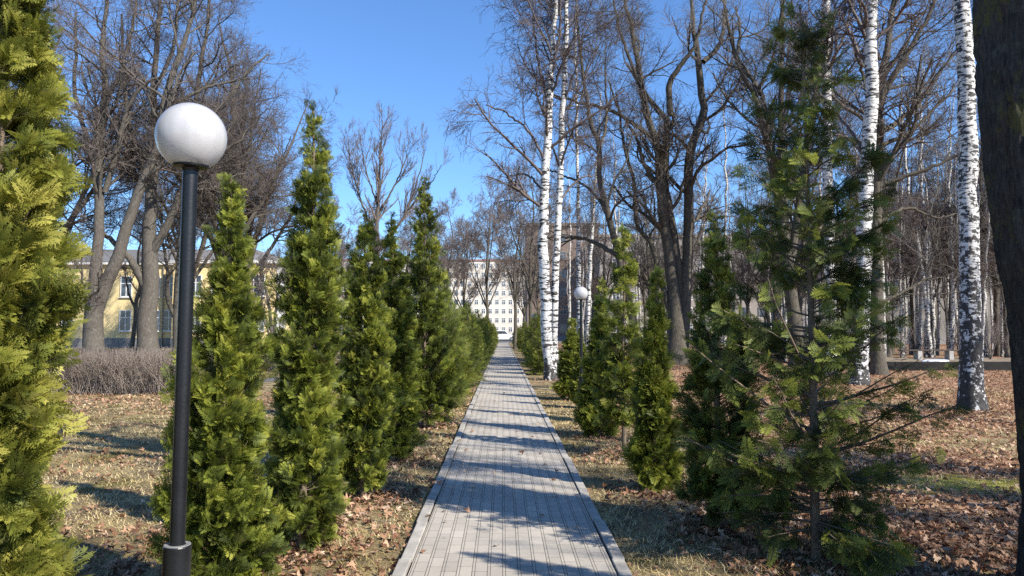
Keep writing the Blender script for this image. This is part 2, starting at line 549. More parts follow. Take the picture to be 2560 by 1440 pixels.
# ------------------------------------------------------------------ branching trees
def resample(P, Rr, n):
    P = np.asarray(P, float); Rr = np.asarray(Rr, float)
    d = np.concatenate([[0], np.cumsum(np.linalg.norm(np.diff(P, axis=0), axis=1))])
    s = np.linspace(0, d[-1], n)
    # smooth through the points (Catmull-Rom)
    out = np.zeros((n, 3)); rad = np.interp(s, d, Rr)
    k = np.clip(np.searchsorted(d, s, side='right') - 1, 0, len(P) - 2)
    for i in range(n):
        j = k[i]
        t = (s[i] - d[j]) / max(d[j + 1] - d[j], 1e-9)
        p1, p2 = P[j], P[j + 1]
        p0 = P[j - 1] if j > 0 else 2 * p1 - p2
        p3 = P[j + 2] if j + 2 < len(P) else 2 * p2 - p1
        out[i] = 0.5 * ((2 * p1) + (-p0 + p2) * t + (2 * p0 - 5 * p1 + 4 * p2 - p3) * t * t + (-p0 + 3 * p1 - 3 * p2 + p3) * t ** 3)
    return out, rad


def unit(a): return a / np.maximum(np.linalg.norm(a, axis=-1, keepdims=True), 1e-9)


def grow(P, Rr, count, t=(0.2, 1.0), length=(1, 2), ang=(35, 65), n=5, up=0.1, wob=0.15, ratio=0.55, rmin=0.006, tip=0.45, taper=0.5, rng=RNG):
    """children for polylines P (N,m,3) with radii Rr (N,m)"""
    Nn, m, _ = P.shape
    ln = np.linalg.norm(np.diff(P, axis=1), axis=2).sum(1)
    pi = rng.choice(Nn, count, p=ln / ln.sum())
    tt = rng.uniform(t[0], t[1], count)
    f = tt * (m - 1)
    i0 = np.minimum(f.astype(int), m - 2)
    fr = (f - i0)[:, None]
    a, b = P[pi, i0], P[pi, i0 + 1]
    pos = a * (1 - fr) + b * fr
    rr = Rr[pi, i0] * (1 - fr[:, 0]) + Rr[pi, i0 + 1] * fr[:, 0]
    tan = unit(b - a)
    rnd = unit(rng.normal(size=(count, 3)))
    perp = unit(rnd - (rnd * tan).sum(1, keepdims=True) * tan)
    an = np.radians(rng.uniform(ang[0], ang[1], count))[:, None]
    d = np.cos(an) * tan + np.sin(an) * perp
    l = rng.uniform(length[0], length[1], count) * (1 - taper * np.abs(tt - t[0]) / max(t[1] - t[0], 1e-6))
    seg = (l / (n - 1))[:, None]
    out = np.zeros((count, n, 3)); out[:, 0] = pos
    for k in range(1, n):
        d = unit(d + np.array([0, 0, up]) + rng.normal(scale=wob, size=(count, 3)))
        pos = pos + d * seg
        out[:, k] = pos
    r0 = np.maximum(np.minimum(rr * ratio, l * 0.035 + rmin), rmin)
    rad = r0[:, None] * (1 - (1 - tip) * np.linspace(0, 1, n)[None, :])
    rad = np.maximum(rad, rmin * 0.7)
    return out, rad


def tubes(P, Rr, sides):
    Nn, m, _ = P.shape
    T = np.zeros_like(P)
    T[:, 1:-1] = P[:, 2:] - P[:, :-2]
    T[:, 0] = P[:, 1] - P[:, 0]; T[:, -1] = P[:, -1] - P[:, -2]
    T = unit(T)
    mean = unit(T.mean(1))
    ref = np.where(np.abs(mean[:, 2:3]) > 0.8, np.array([[1.0, 0.13, 0]]), np.array([[0.1, 0.05, 1.0]]))[:, None, :]
    U = unit(np.cross(T, ref)); W = np.cross(T, U)
    th = np.arange(sides) / sides * 2 * np.pi
    V = P[:, :, None, :] + Rr[:, :, None, None] * (np.cos(th)[None, None, :, None] * U[:, :, None, :] + np.sin(th)[None, None, :, None] * W[:, :, None, :])
    idx = np.arange(Nn * m * sides).reshape(Nn, m, sides)
    a = idx[:, :-1, :]; b = np.roll(idx, -1, 2)[:, :-1, :]; c = np.roll(idx, -1, 2)[:, 1:, :]; d = idx[:, 1:, :]
    return V.reshape(-1, 3), np.stack([a, b, c, d], -1).reshape(-1, 4)


def join(parts):
    Vs, Fs, o = [], [], 0
    for v, f in parts:
        Vs.append(v); Fs.append(f + o); o += len(v)
    return np.concatenate(Vs), np.concatenate(Fs)


def flare(rad, pts, amount=0.35, h=0.7):
    z = pts[:, 2] - pts[0, 2]
    return rad * (1 + amount * np.exp(-z / (h * 0.35)))


def make_tree(name, stems, levels, bark, twig, sides=10, wobble=0.02, trunk_lvls=1, seed=0, foot=0.35, rough=0.0, limbs_dark=False):
    """stems: list of (points, radii) relative to the tree's foot; the first starts at the ground"""
    rng = np.random.default_rng(seed + 100)
    root = empty(name, (0, 0, 0))
    n = 28
    SP, SR = [], []
    for i, (p, r) in enumerate(stems):
        a, b = resample(p, r, n)
        L_ = np.linalg.norm(np.diff(a, axis=0), axis=1).sum()
        a[1:-1] += rng.normal(scale=wobble, size=(n - 2, 3)) * np.linspace(0.5, 1.5, n - 2)[:, None]
        if i == 0 and foot: b = flare(b, a, foot)
        SP.append(a); SR.append(b)
    SP, SR = np.array(SP), np.array(SR)
    fine = []
    if rough:                                          # deep ridged bark on a big near trunk
        nn, sd = 220, 120
        a, b = resample(*stems[0], nn)
        b = flare(b, a, foot)
        tv, tf = tubes(a[None], b[None], sd)
        ctr = np.repeat(a, sd, axis=0)
        base = rng.normal(size=(nn, sd))
        rid = np.zeros((nn, sd))
        for sv, sh, am in ((9, 1, 1.0), (4, 2, .8), (2, 0, .5)):
            q = base if sv == 9 else rng.normal(size=(nn, sd))
            q = np.stack([np.convolve(q[:, k], np.ones(sv) / sv ** .5, 'same') for k in range(sd)], 1)
            if sh: q = sum(np.roll(q, k, 1) for k in range(-sh, sh + 1)) / (2 * sh + 1) ** .5
            rid += am * q
        rid = np.clip(rid.ravel(), -2.2, 2.2)
        tv = ctr + (tv - ctr) * (1 + rough * rid[:, None])
        solid = [(tv, tf), tubes(SP[1:], SR[1:], sides)]
    elif limbs_dark:
        solid = [tubes(SP[:1], SR[:1], sides)]
        if len(SP) > 1: fine.append(tubes(SP[1:], SR[1:], 6))
    else:
        solid = [tubes(SP, SR, sides)]
    prev = [(SP, SR)]
    allp = {0: (SP, SR)}
    if False: pass
    for k, lv in enumerate(levels, 1):
        lv = dict(lv); src = lv.pop('src', k - 1); cnt = lv.pop('count')
        P_, R_ = allp[src]
        c = grow(P_, R_, cnt, rng=rng, **lv)
        allp[k] = c
        (solid if k <= trunk_lvls - 1 else fine).append(tubes(*c, 5 if k == 1 else 3))
    v, f = join(solid)
    mesh_np('trunk', v, [f], bark, root, True)
    v, f = join(fine)
    mesh_np('crown', v, [f], twig, root, True)
    return root


def px_stems(Y, stems, jitter=0.0, seed=0):
    """stems as (photo x, photo y, width in photo pixels) at depth Y -> points relative to the foot"""
    rng = np.random.default_rng(seed)
    foot = at(stems[0][0][0], stems[0][0][1], Y)
    foot = np.array([foot[0], Y, 0.0])
    out = []
    for i, s in enumerate(stems):
        sl = rng.uniform(-jitter, jitter) if i else 0.0
        pts, rad = [], []
        for j, (x, y, w) in enumerate(s):
            q = at(x, y, Y) - foot
            q[1] += sl * j / max(len(s) - 1, 1) * 2.0
            pts.append(q); rad.append(w / 2 * Y / F)
        if i == 0: pts[0][2] = -0.05
        out.append((np.array(pts), np.array(rad)))
    return foot, out


LIME = lambda k=1.0, l=1.0, up=0.10, rm=0.007: [
    dict(count=int(52 * k), t=(0.30, 1.0), length=(2.0 * l, 5.2 * l), ang=(30, 72), n=9, up=up, wob=0.17, ratio=0.45, rmin=0.013, taper=0.55),
    dict(count=int(400 * k), t=(0.22, 1.0), length=(1.0 * l, 2.6 * l), ang=(28, 62), n=7, up=up * 0.8, wob=0.18, ratio=0.55, rmin=0.009),
    dict(count=int(2400 * k), t=(0.2, 1.0), length=(0.5 * l, 1.3 * l), ang=(28, 62), n=4, up=up * 0.7, wob=0.17, ratio=0.62, rmin=rm),
    dict(count=int(10500 * k), t=(0.12, 1.0), length=(0.22 * l, 0.62 * l), ang=(25, 60), n=3, up=up * 0.6, wob=0.14, ratio=0.7, rmin=rm * 0.75)]
UPSWEPT = [
    dict(count=95, t=(0.3, 1.0), length=(1.2, 2.8), ang=(18, 42), n=7, up=0.16, wob=0.10, ratio=0.55, rmin=0.012, taper=0.5),
    dict(count=650, t=(0.2, 1.0), length=(0.5, 1.3), ang=(20, 45), n=5, up=0.14, wob=0.12, ratio=0.55, rmin=0.009),
    dict(count=3000, t=(0.2, 1.0), length=(0.2, 0.6), ang=(20, 50), n=3, up=0.12, wob=0.12, ratio=0.7, rmin=0.008)]
BIRCH = lambda k=1.0, l=1.0, t0=0.3, rm=0.006: [
    dict(count=int(34 * k), t=(t0, 1.0), length=(1.3 * l, 3.6 * l), ang=(35, 60), n=8, up=0.07, wob=0.12, ratio=0.38, rmin=0.012, taper=0.65),
    dict(count=int(260 * k), t=(0.1, 1.0), length=(0.6 * l, 1.7 * l), ang=(25, 60), n=6, up=-0.02, wob=0.14, ratio=0.6, rmin=0.008),
    dict(count=int(1500 * k), t=(0.1, 1.0), length=(0.35 * l, 0.95 * l), ang=(25, 55), n=5, up=-0.12, wob=0.14, ratio=0.6, rmin=rm),
    dict(count=int(3600 * k), t=(0.1, 1.0), length=(0.2 * l, 0.6 * l), ang=(20, 55), n=4, up=-0.14, wob=0.12, ratio=0.7, rmin=rm * 0.8)]


def px_tree(name, Y, stems, levels, bark, twig, label, cat='tree', group=None, seed=0, jitter=0.8, **kw):
    foot, st = px_stems(Y, stems, jitter, seed)
    r = make_tree(name, st, levels, bark, twig, seed=seed, **kw)
    r.location = foot
    return tag(r, label, cat, group)


# limes on the left, behind the hedge
px_tree('lime_tree', 38, [
    [(237, 905, 52), (232, 800, 44), (240, 740, 40), (241, 660, 26), (248, 560, 24), (246, 400, 20), (262, 250, 16), (255, 120, 12), (268, 0, 9), (275, -170, 5)],
    [(238, 780, 36), (262, 715, 33), (290, 655, 30), (320, 560, 26), (355, 460, 23), (400, 350, 20), (415, 240, 17), (445, 150, 14), (475, 60, 10), (500, -60, 7), (525, -190, 4)],
    [(246, 430, 15), (205, 330, 12), (168, 220, 10), (160, 110, 8), (150, 0, 5)],
    [(262, 480, 15), (300, 380, 12), (330, 290, 10), (370, 235, 8), (430, 205, 5)],
    [(262, 260, 12), (290, 170, 9), (305, 60, 8), (315, -70, 5)],
    [(224, 770, 17), (222, 735, 15), (212, 715, 6)]],
    LIME(1.1, 1.05, 0.07, .006), M['lime_bark'], M['twig'], 'tall bare lime with two grey trunks parting low in a V, left of the lamp', group='bare limes behind the hedge', seed=1, trunk_lvls=2)
px_tree('lime_tree', 40, [
    [(370, 902, 52), (368, 780, 44), (377, 700, 40), (372, 600, 34), (378, 480, 25), (390, 360, 19), (385, 220, 15), (395, 100, 12), (400, -60, 8), (405, -220, 4)],
    [(372, 730, 26), (335, 655, 17), (300, 612, 13), (255, 570, 8)],
    [(376, 640, 24), (430, 545, 18), (470, 460, 14), (540, 400, 10), (620, 355, 5)],
    [(388, 310, 13), (440, 250, 10), (520, 205, 7), (610, 180, 4)],
    [(390, 420, 14), (340, 340, 10), (330, 200, 8), (335, 60, 5)],
    [(385, 230, 11), (430, 120, 9), (440, 0, 7), (450, -120, 4)]],
    LIME(1.1, 1.05, 0.05, .006), M['lime_bark'], M['twig'], 'bare lime with one stout knobbly grey trunk close to the lamp post', group='bare limes behind the hedge', seed=2, trunk_lvls=2)
px_tree('lime_tree', 44, [
    [(447, 897, 28), (445, 760, 23), (455, 600, 21), (462, 470, 18), (480, 330, 14), (500, 180, 11), (520, 40, 8), (530, -120, 4)],
    [(440, 800, 14), (425, 740, 12), (432, 690, 8), (425, 600, 6), (430, 500, 4)],
    [(458, 560, 13), (520, 470, 10), (590, 400, 7), (660, 360, 4)],
    [(480, 330, 11), (550, 260, 9), (610, 170, 7), (660, 120, 4)]],
    LIME(1.0, 1.1, 0.05, .006), M['lime_bark'], M['twig'], 'slimmer bare lime whose trunk rises just behind the black lamp post', group='bare limes behind the hedge', seed=3, trunk_lvls=2)


def stem_tree(height, r0, nst, spread, seed, t0=0.35):
    rng = np.random.default_rng(seed)
    h0 = height * 0.22
    main = [((0, 0, -0.05), r0), ((0.05, 0, h0), r0 * 0.85), ((rng.normal() * .2, rng.normal() * .2, height * .5), r0 * .6), ((rng.normal() * .4, rng.normal() * .4, height * .78), r0 * .33), ((rng.normal() * .5, rng.normal() * .5, height), r0 * .1)]
    out = [(np.array([a for a, b in main], float), np.array([b for a, b in main]))]
    for i in range(nst):
        an = 2 * math.pi * (i + rng.uniform(0, .6)) / nst
        zz = height * rng.uniform(t0 * 0.6, t0 * 1.4)
        c, s = math.cos(an) * spread, math.sin(an) * spread
        pts = [(0, 0, zz), (c * .3, s * .3, zz + height * .12), (c * .65, s * .65, zz + height * .28), (c, s, zz + height * rng.uniform(.42, .55))]
        out.append((np.array(pts, float), np.array([r0 * .45, r0 * .36, r0 * .24, r0 * .08])))
    return out


# unseen-trunk limes further back, sharing one built form
lime_proto = make_tree('lime_tree', stem_tree(19, 0.34, 6, 4.6, 21), LIME(1.7, 1.05, 0.06, 0.009), M['lime_bark'], M['twig'], seed=21, trunk_lvls=2)
lime_proto.location = (gx(610, 52), 52, 0)
tag(lime_proto, 'bare lime with a dense brown twig dome between the lamp and the tall narrow thuja', 'tree', 'bare limes behind the hedge')
def place(proto, px, Y, rz, s, label, group=None, sz=None, z=0.0):
    c = copy_tree(proto)
    c.location = (gx(px, Y), Y, z)
    c.rotation_euler = (0, 0, rz)
    c.scale = (s, s, sz or s)
    if label: c['label'] = label
    if group: c['group'] = group
    return c
place(lime_proto, 120, 47, 1.3, 1.08, 'bare lime with its crown showing just right of the big yellowish thuja', 'bare limes behind the hedge')
place(lime_proto, -90, 50, 2.6, 1.0, 'bare lime seen only through gaps of the big yellowish thuja', 'bare limes behind the hedge')
place(lime_proto, 545, 47, 5.2, 1.12, 'bare lime with its crown reaching farthest right into the open blue sky', 'bare limes behind the hedge')
place(lime_proto, 470, 62, 4.1, 1.05, 'farthest bare lime behind the globe lamp, close to the yellow house', 'bare limes behind the hedge')

# small trees in the middle
px_tree('maple_tree', 46, [
    [(935, 892, 15), (936, 700, 13), (945, 520, 9), (950, 420, 5), (953, 345, 3), (956, 300, 1.4)],
    [(942, 600, 7), (902, 505, 5), (875, 420, 3), (862, 330, 1.3)],
    [(945, 540, 6), (990, 450, 4), (1010, 390, 2.5), (1018, 340, 1.3)],
    [(940, 640, 8), (1010, 540, 6), (1050, 430, 3), (1062, 375, 1.3)],
    [(946, 520, 5), (915, 420, 3), (905, 345, 1.3)],
    [(1020, 525, 4), (1075, 470, 3), (1110, 425, 1.3)]],
    UPSWEPT, M['lime_bark'], M['twig_red'], 'small bare tree with upswept reddish twigs standing behind the left thuja row against the sky', seed=5)
px_tree('elder_shrub', 29, [
    [(688, 925, 10), (680, 830, 9), (668, 740, 7), (645, 660, 4)],
    [(684, 880, 8), (690, 760, 7), (705, 670, 4)],
    [(680, 830, 6), (640, 760, 5), (615, 700, 3)],
    [(682, 860, 6), (660, 780, 5), (668, 690, 3)]],
    LIME(0.26, 0.42, 0.12, 0.008), M['lime_bark'], M['twig'], 'bare bushy small tree between the two nearest-lamp thujas, in front of the yellow house', 'shrub', seed=6)
px_tree('young_tree', 58, [
    [(328, 880, 11), (338, 800, 10), (340, 755, 9), (352, 700, 7), (345, 640, 5), (360, 560, 3)],
    [(338, 770, 7), (318, 730, 5), (305, 660, 3)]],
    LIME(0.2, 0.5, 0.1, 0.009), M['lime_bark'], M['twig'], 'thin crooked young tree in front of the yellow wall beside a white window', seed=7)

young = make_tree('young_tree', stem_tree(13, 0.17, 5, 2.6, 31), LIME(0.55, 0.8, 0.14, 0.013), M['lime_bark_dark'], M['twig_red'], seed=31, trunk_lvls=2)
young.location = (gx(1217, 62), 62, 0)
young.scale = (0.85, 0.85, 0.98)
tag(young, 'slender dark bare tree rising behind the left thuja row before the cream block', 'tree', 'slender bare trees along the far path')
place(young, 1288, 68, 1.1, 1.0, 'slender bare tree at the right edge of the far path before the cream block', None, 1.1)
place(young, 1327, 54, 2.0, 0.9, 'slender dark bare tree behind the small far lamp, left of the birches', None, 1.05)
# far brown trees before the end block
for i, (px, Y, s) in enumerate(((1160, 95, 1.25), (1120, 88, 1.3), (1075, 100, 1.3), (1310, 110, 1.25), (1345, 95, 1.2), (830, 95, 1.2), (860, 78, 1.0), (760, 85, 1.1), (1015, 92, 1.2))):
    place(young, px, Y, i * 1.7, s, 'brown bare tree in the far thicket left of the path end' if px < 1200 else 'bare tree in the far thicket near the path end', 'far bare trees at the path end' if px < 1200 else 'far bare trees right of the path end', s * (0.85 + 0.1 * (i % 3)))

# birches and limes on the right
px_tree('birch_tree', 24, [
    [(1379, 952, 32), (1370, 880, 28), (1364, 760, 27), (1358, 640, 26), (1359, 520, 24), (1365, 400, 22), (1373, 250, 19), (1381, 120, 15), (1390, 0, 12), (1400, -160, 8), (1408, -330, 4)],
    [(1365, 410, 7), (1330, 345, 6), (1280, 300, 5), (1215, 275, 3)],
    [(1372, 270, 8), (1352, 160, 7), (1340, 60, 5), (1335, -60, 3)],
    [(1372, 215, 8), (1395, 110, 7), (1400, 0, 6), (1412, -120, 3)],
    [(1359, 480, 6), (1320, 430, 5), (1275, 425, 3)]],
    BIRCH(1.0, 1.05, 0.32), M['birch'], M['birch_twig'], label='white birch at the right path edge, the left and thicker of the close pair', limbs_dark=True, group='pair of white birches by the path', seed=8)
px_tree('birch_tree', 24.4, [
    [(1389, 948, 20), (1386, 850, 18), (1388, 700, 18), (1395, 560, 17), (1402, 400, 16), (1408, 250, 14), (1413, 100, 12), (1418, 0, 10), (1425, -160, 6), (1430, -300, 3)],
    [(1400, 500, 6), (1450, 440, 5), (1500, 420, 3)],
    [(1408, 260, 6), (1440, 170, 5), (1460, 60, 3)]],
    BIRCH(0.7, 1.0, 0.4), M['birch'], M['birch_twig'], label='white birch at the right path edge, the right and thinner of the close pair', limbs_dark=True, group='pair of white birches by the path', seed=9)
px_tree('birch_tree', 42, [
    [(1449, 899, 12), (1447, 700, 11), (1446, 600, 10), (1443, 400, 8), (1440, 200, 6), (1440, 30, 3)]],
    BIRCH(0.35, 0.9, 0.45, 0.008), M['birch'], M['birch_twig'], label='thin pale birch directly behind the round lamp right of the path', seed=10)
px_tree('birch_tree', 46, [
    [(1466, 893, 10), (1475, 680, 9), (1485, 500, 7), (1494, 380, 5), (1502, 230, 3)]],
    BIRCH(0.35, 0.9, 0.45, 0.008), M['birch'], M['birch_twig'], label='thin slanting birch just right of the lamp, leaning to the right', seed=12)
px_tree('lime_tree', 33, [
    [(1600, 917, 24), (1575, 770, 20), (1537, 600, 17), (1515, 515, 16), (1500, 450, 14), (1497, 360, 13), (1475, 300, 11), (1463, 225, 9), (1450, 125, 7), (1440, 20, 5), (1436, -90, 3)],
    [(1545, 640, 13), (1490, 600, 11), (1430, 582, 8), (1365, 578, 4)],
    [(1498, 380, 9), (1520, 300, 7), (1525, 180, 5), (1530, 60, 3)],
    [(1515, 520, 9), (1470, 460, 7), (1400, 420, 5), (1330, 390, 3)]],
    LIME(0.75, 1.0, 0.05, 0.006), M['lime_bark_dark'], M['twig_grey'], 'leaning dark lime rising to the left from behind a thuja, right of the birch pair', group='bare limes right of the path', seed=13, trunk_lvls=2, jitter=1.5)
px_tree('lime_tree', 36, [
    [(1694, 911, 64), (1692, 860, 54), (1690, 790, 40), (1682, 720, 29), (1670, 620, 27), (1657, 540, 24), (1650, 475, 22), (1645, 375, 20), (1625, 310, 18), (1605, 225, 16), (1595, 150, 13), (1580, 75, 11), (1565, 25, 9), (1555, -90, 5)],
    [(1704, 830, 32), (1705, 760, 27), (1690, 610, 23), (1674, 500, 22), (1668, 450, 22), (1675, 350, 20), (1678, 290, 18), (1664, 268, 16), (1630, 220, 13), (1610, 185, 11), (1580, 130, 7)],
    [(1676, 290, 16), (1673, 212, 15), (1700, 165, 12), (1730, 125, 9), (1745, 60, 7), (1762, -20, 5)],
    [(1705, 850, 36), (1713, 760, 30), (1719, 675, 27), (1725, 550, 25), (1726, 400, 23), (1742, 340, 22), (1765, 280, 20), (1762, 215, 18), (1756, 150, 17), (1752, 100, 15), (1742, 40, 11), (1740, -80, 6)],
    [(1758, 155, 14), (1800, 112, 12), (1820, 65, 11), (1830, 15, 9), (1838, -70, 5)],
    [(1680, 800, 15), (1650, 690, 13), (1630, 610, 12), (1596, 560, 11), (1592, 475, 10), (1575, 400, 9), (1560, 325, 7), (1545, 220, 4)],
    [(1640, 355, 13), (1590, 312, 11), (1520, 272, 9), (1450, 255, 7), (1375, 232, 4)],
    [(1648, 470, 12), (1610, 400, 10), (1600, 340, 8), (1560, 270, 6), (1530, 180, 4)],
    [(1728, 380, 11), (1690, 330, 8), (1640, 320, 5)],
    [(1600, 210, 9), (1570, 140, 8), (1540, 40, 6), (1520, -60, 4)]],
    LIME(0.95, 1.05, 0.08, 0.006), M['lime_bark_dark'], M['twig_grey'], 'big dark many-stemmed lime, its stems fanning out from one stout foot on the right lawn', group='bare limes right of the path', seed=14, trunk_lvls=2, jitter=1.2)
px_tree('lime_tree', 33, [
    [(1995, 917, 40), (1982, 760, 32), (1955, 560, 27), (1930, 400, 22), (1905, 300, 18), (1890, 240, 15), (1862, 195, 13), (1838, 135, 11), (1825, 80, 9), (1808, 0, 6)],
    [(1950, 540, 20), (1958, 330, 16), (1963, 200, 13), (1970, 80, 10), (1975, -80, 5)],
    [(1930, 400, 15), (1912, 240, 12), (1877, 168, 11), (1860, 115, 9), (1872, 60, 8), (1866, -20, 5)],
    [(1980, 640, 20), (2010, 400, 16), (2038, 200, 13), (2048, 0, 9), (2055, -120, 5)],
    [(1890, 240, 10), (1920, 150, 8), (1930, 30, 6), (1935, -80, 3)]],
    LIME(0.8, 1.05, 0.08, 0.006), M['lime_bark_dark'], M['twig_grey'], 'grey forked lime standing behind the large sparse dark thuja', group='bare limes right of the path', seed=15, trunk_lvls=2, jitter=1.2)
px_tree('birch_tree', 27, [
    [(2078, 937, 32), (2077, 800, 28), (2074, 650, 26), (2070, 450, 25), (2068, 300, 24), (2066, 150, 22), (2064, 0, 20), (2062, -150, 15), (2060, -420, 5)],
    [(2068, 330, 7), (2030, 250, 6), (2000, 150, 4)], [(2066, 180, 7), (2110, 80, 6), (2130, -40, 4)]],
    BIRCH(0.7, 1.0, 0.5), M['birch'], M['birch_twig'], label='slim white birch seen through the right side of the large sparse thuja', limbs_dark=True, group='white birches on the right lawn', seed=16)
px_tree('birch_tree', 22, [
    [(2144, 962, 48), (2150, 860, 41), (2157, 720, 38), (2162, 600, 37), (2166, 480, 36), (2172, 350, 35), (2176, 200, 33), (2180, 0, 30), (2186, -200, 22), (2190, -480, 8)],
    [(2163, 380, 12), (2140, 320, 8), (2118, 265, 6), (2085, 200, 4)], [(2165, 70, 11), (2140, 40, 8), (2090, 25, 5)],
    [(2170, 400, 9), (2130, 350, 7), (2090, 330, 4)]],
    BIRCH(0.6, 1.0, 0.45), M['birch_mid'], M['birch_twig'], label='banded black and white birch with a straight trunk standing in front of a wide-branched lime', limbs_dark=True, group='white birches on the right lawn', seed=17)
px_tree('lime_tree', 27, [
    [(2197, 939, 38), (2193, 800, 32), (2190, 600, 30), (2192, 400, 28), (2197, 270, 25), (2203, 220, 22), (2215, 140, 18), (2225, 70, 15), (2240, -20, 11), (2255, -170, 6)],
    [(2197, 255, 18), (2240, 175, 15), (2275, 110, 12), (2310, 40, 10), (2345, -50, 6)],
    [(2192, 335, 17), (2250, 302, 14), (2300, 262, 12), (2345, 215, 10), (2395, 150, 7), (2450, 90, 4)],
    [(2192, 470, 12), (2250, 447, 10), (2310, 425, 8), (2380, 390, 6), (2440, 345, 3)],
    [(2195, 290, 13), (2125, 240, 9), (2060, 195, 5)],
    [(2195, 200, 12), (2280, 120, 10), (2345, 40, 8), (2390, -40, 5)],
    [(2190, 560, 10), (2270, 520, 8), (2350, 540, 5), (2410, 530, 3)],
    [(2192, 760, 10), (2260, 735, 8), (2330, 700, 7), (2390, 690, 4)],
    [(2200, 150, 10), (2170, 60, 8), (2150, -60, 5)]],
    LIME(0.9, 1.05, 0.07, 0.006), M['lime_bark_dark'], M['twig_grey'], 'dark lime with wide limbs sweeping up to the right, behind the banded birch', group='bare limes right of the path', seed=18, trunk_lvls=2, jitter=1.5)
px_tree('birch_tree', 14.7, [
    [(2432, 1027, 68), (2430, 980, 58), (2427, 850, 51), (2426, 720, 47), (2422, 550, 45), (2420, 400, 44), (2418, 250, 42), (2411, 120, 40), (2406, 0, 38), (2400, -150, 32), (2390, -560, 12)],
    [(2404, -40, 14), (2360, -160, 10), (2320, -300, 6)], [(2404, -120, 14), (2450, -260, 9), (2480, -400, 5)]],
    BIRCH(0.5, 1.0, 0.62), M['birch_old'], M['birch_twig'], label='old birch with rough black-patched bark on the leaf-strewn lawn near the right edge', limbs_dark=True, group='white birches on the right lawn', seed=19, sides=24, foot=.12)
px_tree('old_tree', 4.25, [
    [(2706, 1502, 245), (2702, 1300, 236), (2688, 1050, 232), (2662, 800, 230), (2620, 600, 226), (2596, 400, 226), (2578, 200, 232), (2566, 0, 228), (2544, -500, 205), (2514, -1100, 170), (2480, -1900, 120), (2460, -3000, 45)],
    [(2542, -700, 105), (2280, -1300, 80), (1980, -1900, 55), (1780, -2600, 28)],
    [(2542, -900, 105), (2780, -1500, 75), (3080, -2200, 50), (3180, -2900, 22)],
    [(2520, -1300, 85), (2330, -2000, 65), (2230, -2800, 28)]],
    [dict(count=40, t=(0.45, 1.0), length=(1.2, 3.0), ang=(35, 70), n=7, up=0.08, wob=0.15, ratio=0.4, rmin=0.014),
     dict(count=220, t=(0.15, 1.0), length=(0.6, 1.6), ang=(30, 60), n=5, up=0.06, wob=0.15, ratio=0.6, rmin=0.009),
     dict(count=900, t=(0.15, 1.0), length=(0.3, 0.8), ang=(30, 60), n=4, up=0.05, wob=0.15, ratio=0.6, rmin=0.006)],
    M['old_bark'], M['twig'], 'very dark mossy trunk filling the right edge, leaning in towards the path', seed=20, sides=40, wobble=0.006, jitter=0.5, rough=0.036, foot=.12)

# the woods behind the right lawn
wb = [make_tree('birch_tree', [(np.array([(0, 0, -.05), (.1 * k, .1, 5), (.25 * k, -.1, 11), (.1, .15 * k, 17)]), np.array([.13, .10, .07, .02]))], BIRCH(0.28, 0.85, 0.35, 0.010), M['birch_wood'], M['birch_twig'], seed=40 + k, foot=False, wobble=0.05, sides=6) for k in (-1, 1)]
wl = [make_tree('forest_tree', stem_tree(16, 0.2, 4, 2.8, 51 + k, 0.4), LIME(0.38, 0.85, 0.12, 0.010), M['lime_bark_dark'], M['twig_grey'], seed=51 + k, trunk_lvls=2, sides=7) for k in (0, 1)]
woods = []
rw = random.Random(77)
for i in range(185):
    Y = rw.uniform(38, 92)
    px = rw.uniform(1850, 2640) if i % 3 else rw.uniform(1420, 1850)
    if i % 5 == 1: px = rw.uniform(2180, 2580); Y = rw.uniform(37, 55)
    if px < 1800: Y = rw.uniform(52, 100)
    woods.append((px, Y))
for i, (px, Y) in enumerate(woods):
    birch = rw.random() < 0.72
    first = (wb if birch else wl)[i % 2]
    if first.get('used'):
        o = copy_tree(first)
    else:
        o = first; o['used'] = 1
    s = rw.uniform(0.6, 1.02)
    o.location = (gx(px, Y), Y, 0); o.rotation_euler = (R(rw.uniform(-3, 3)), R(rw.uniform(-3, 3)), rw.uniform(0, 6.28)); o.scale = (s, s, s)
    if birch: tag(o, 'thin pale birch among the woods behind the lawn on the right', 'tree', 'thin birches in the woods')
    else: tag(o, 'thin grey-brown bare tree among the woods behind the lawn on the right', 'tree', 'thin bare trees in the woods')
for o in bpy.data.objects:
    if 'used' in o: del o['used']
# trees outside the frame on the sunny side: their trunks' shadows streak the right lawn
for (x, y, rz, s_) in ((12.0, 3.0, .4, 1.1), (16.0, 7.0, 2.0, 1.2), (11.0, -1.5, 4.4, 1.0)):
    c = copy_tree(wb[0]); c.location = (x, y, 0); c.rotation_euler = (0, 0, rz); c.scale = (s_, s_, s_)
    tag(c, 'thin birch out of frame on the sunny side, throwing shadow streaks over the right lawn', 'tree', 'birches outside the frame')

for (x, y, rz, s_) in ((10.5, 1.6, 2.9, .85),):
    c = copy_tree(young); c.location = (x, y, 0); c.rotation_euler = (0, 0, rz); c.scale = (s_, s_, s_)
    tag(c, 'slender bare tree out of frame on the sunny side, striping the path with shadows', 'tree', 'slender bare trees outside the frame')

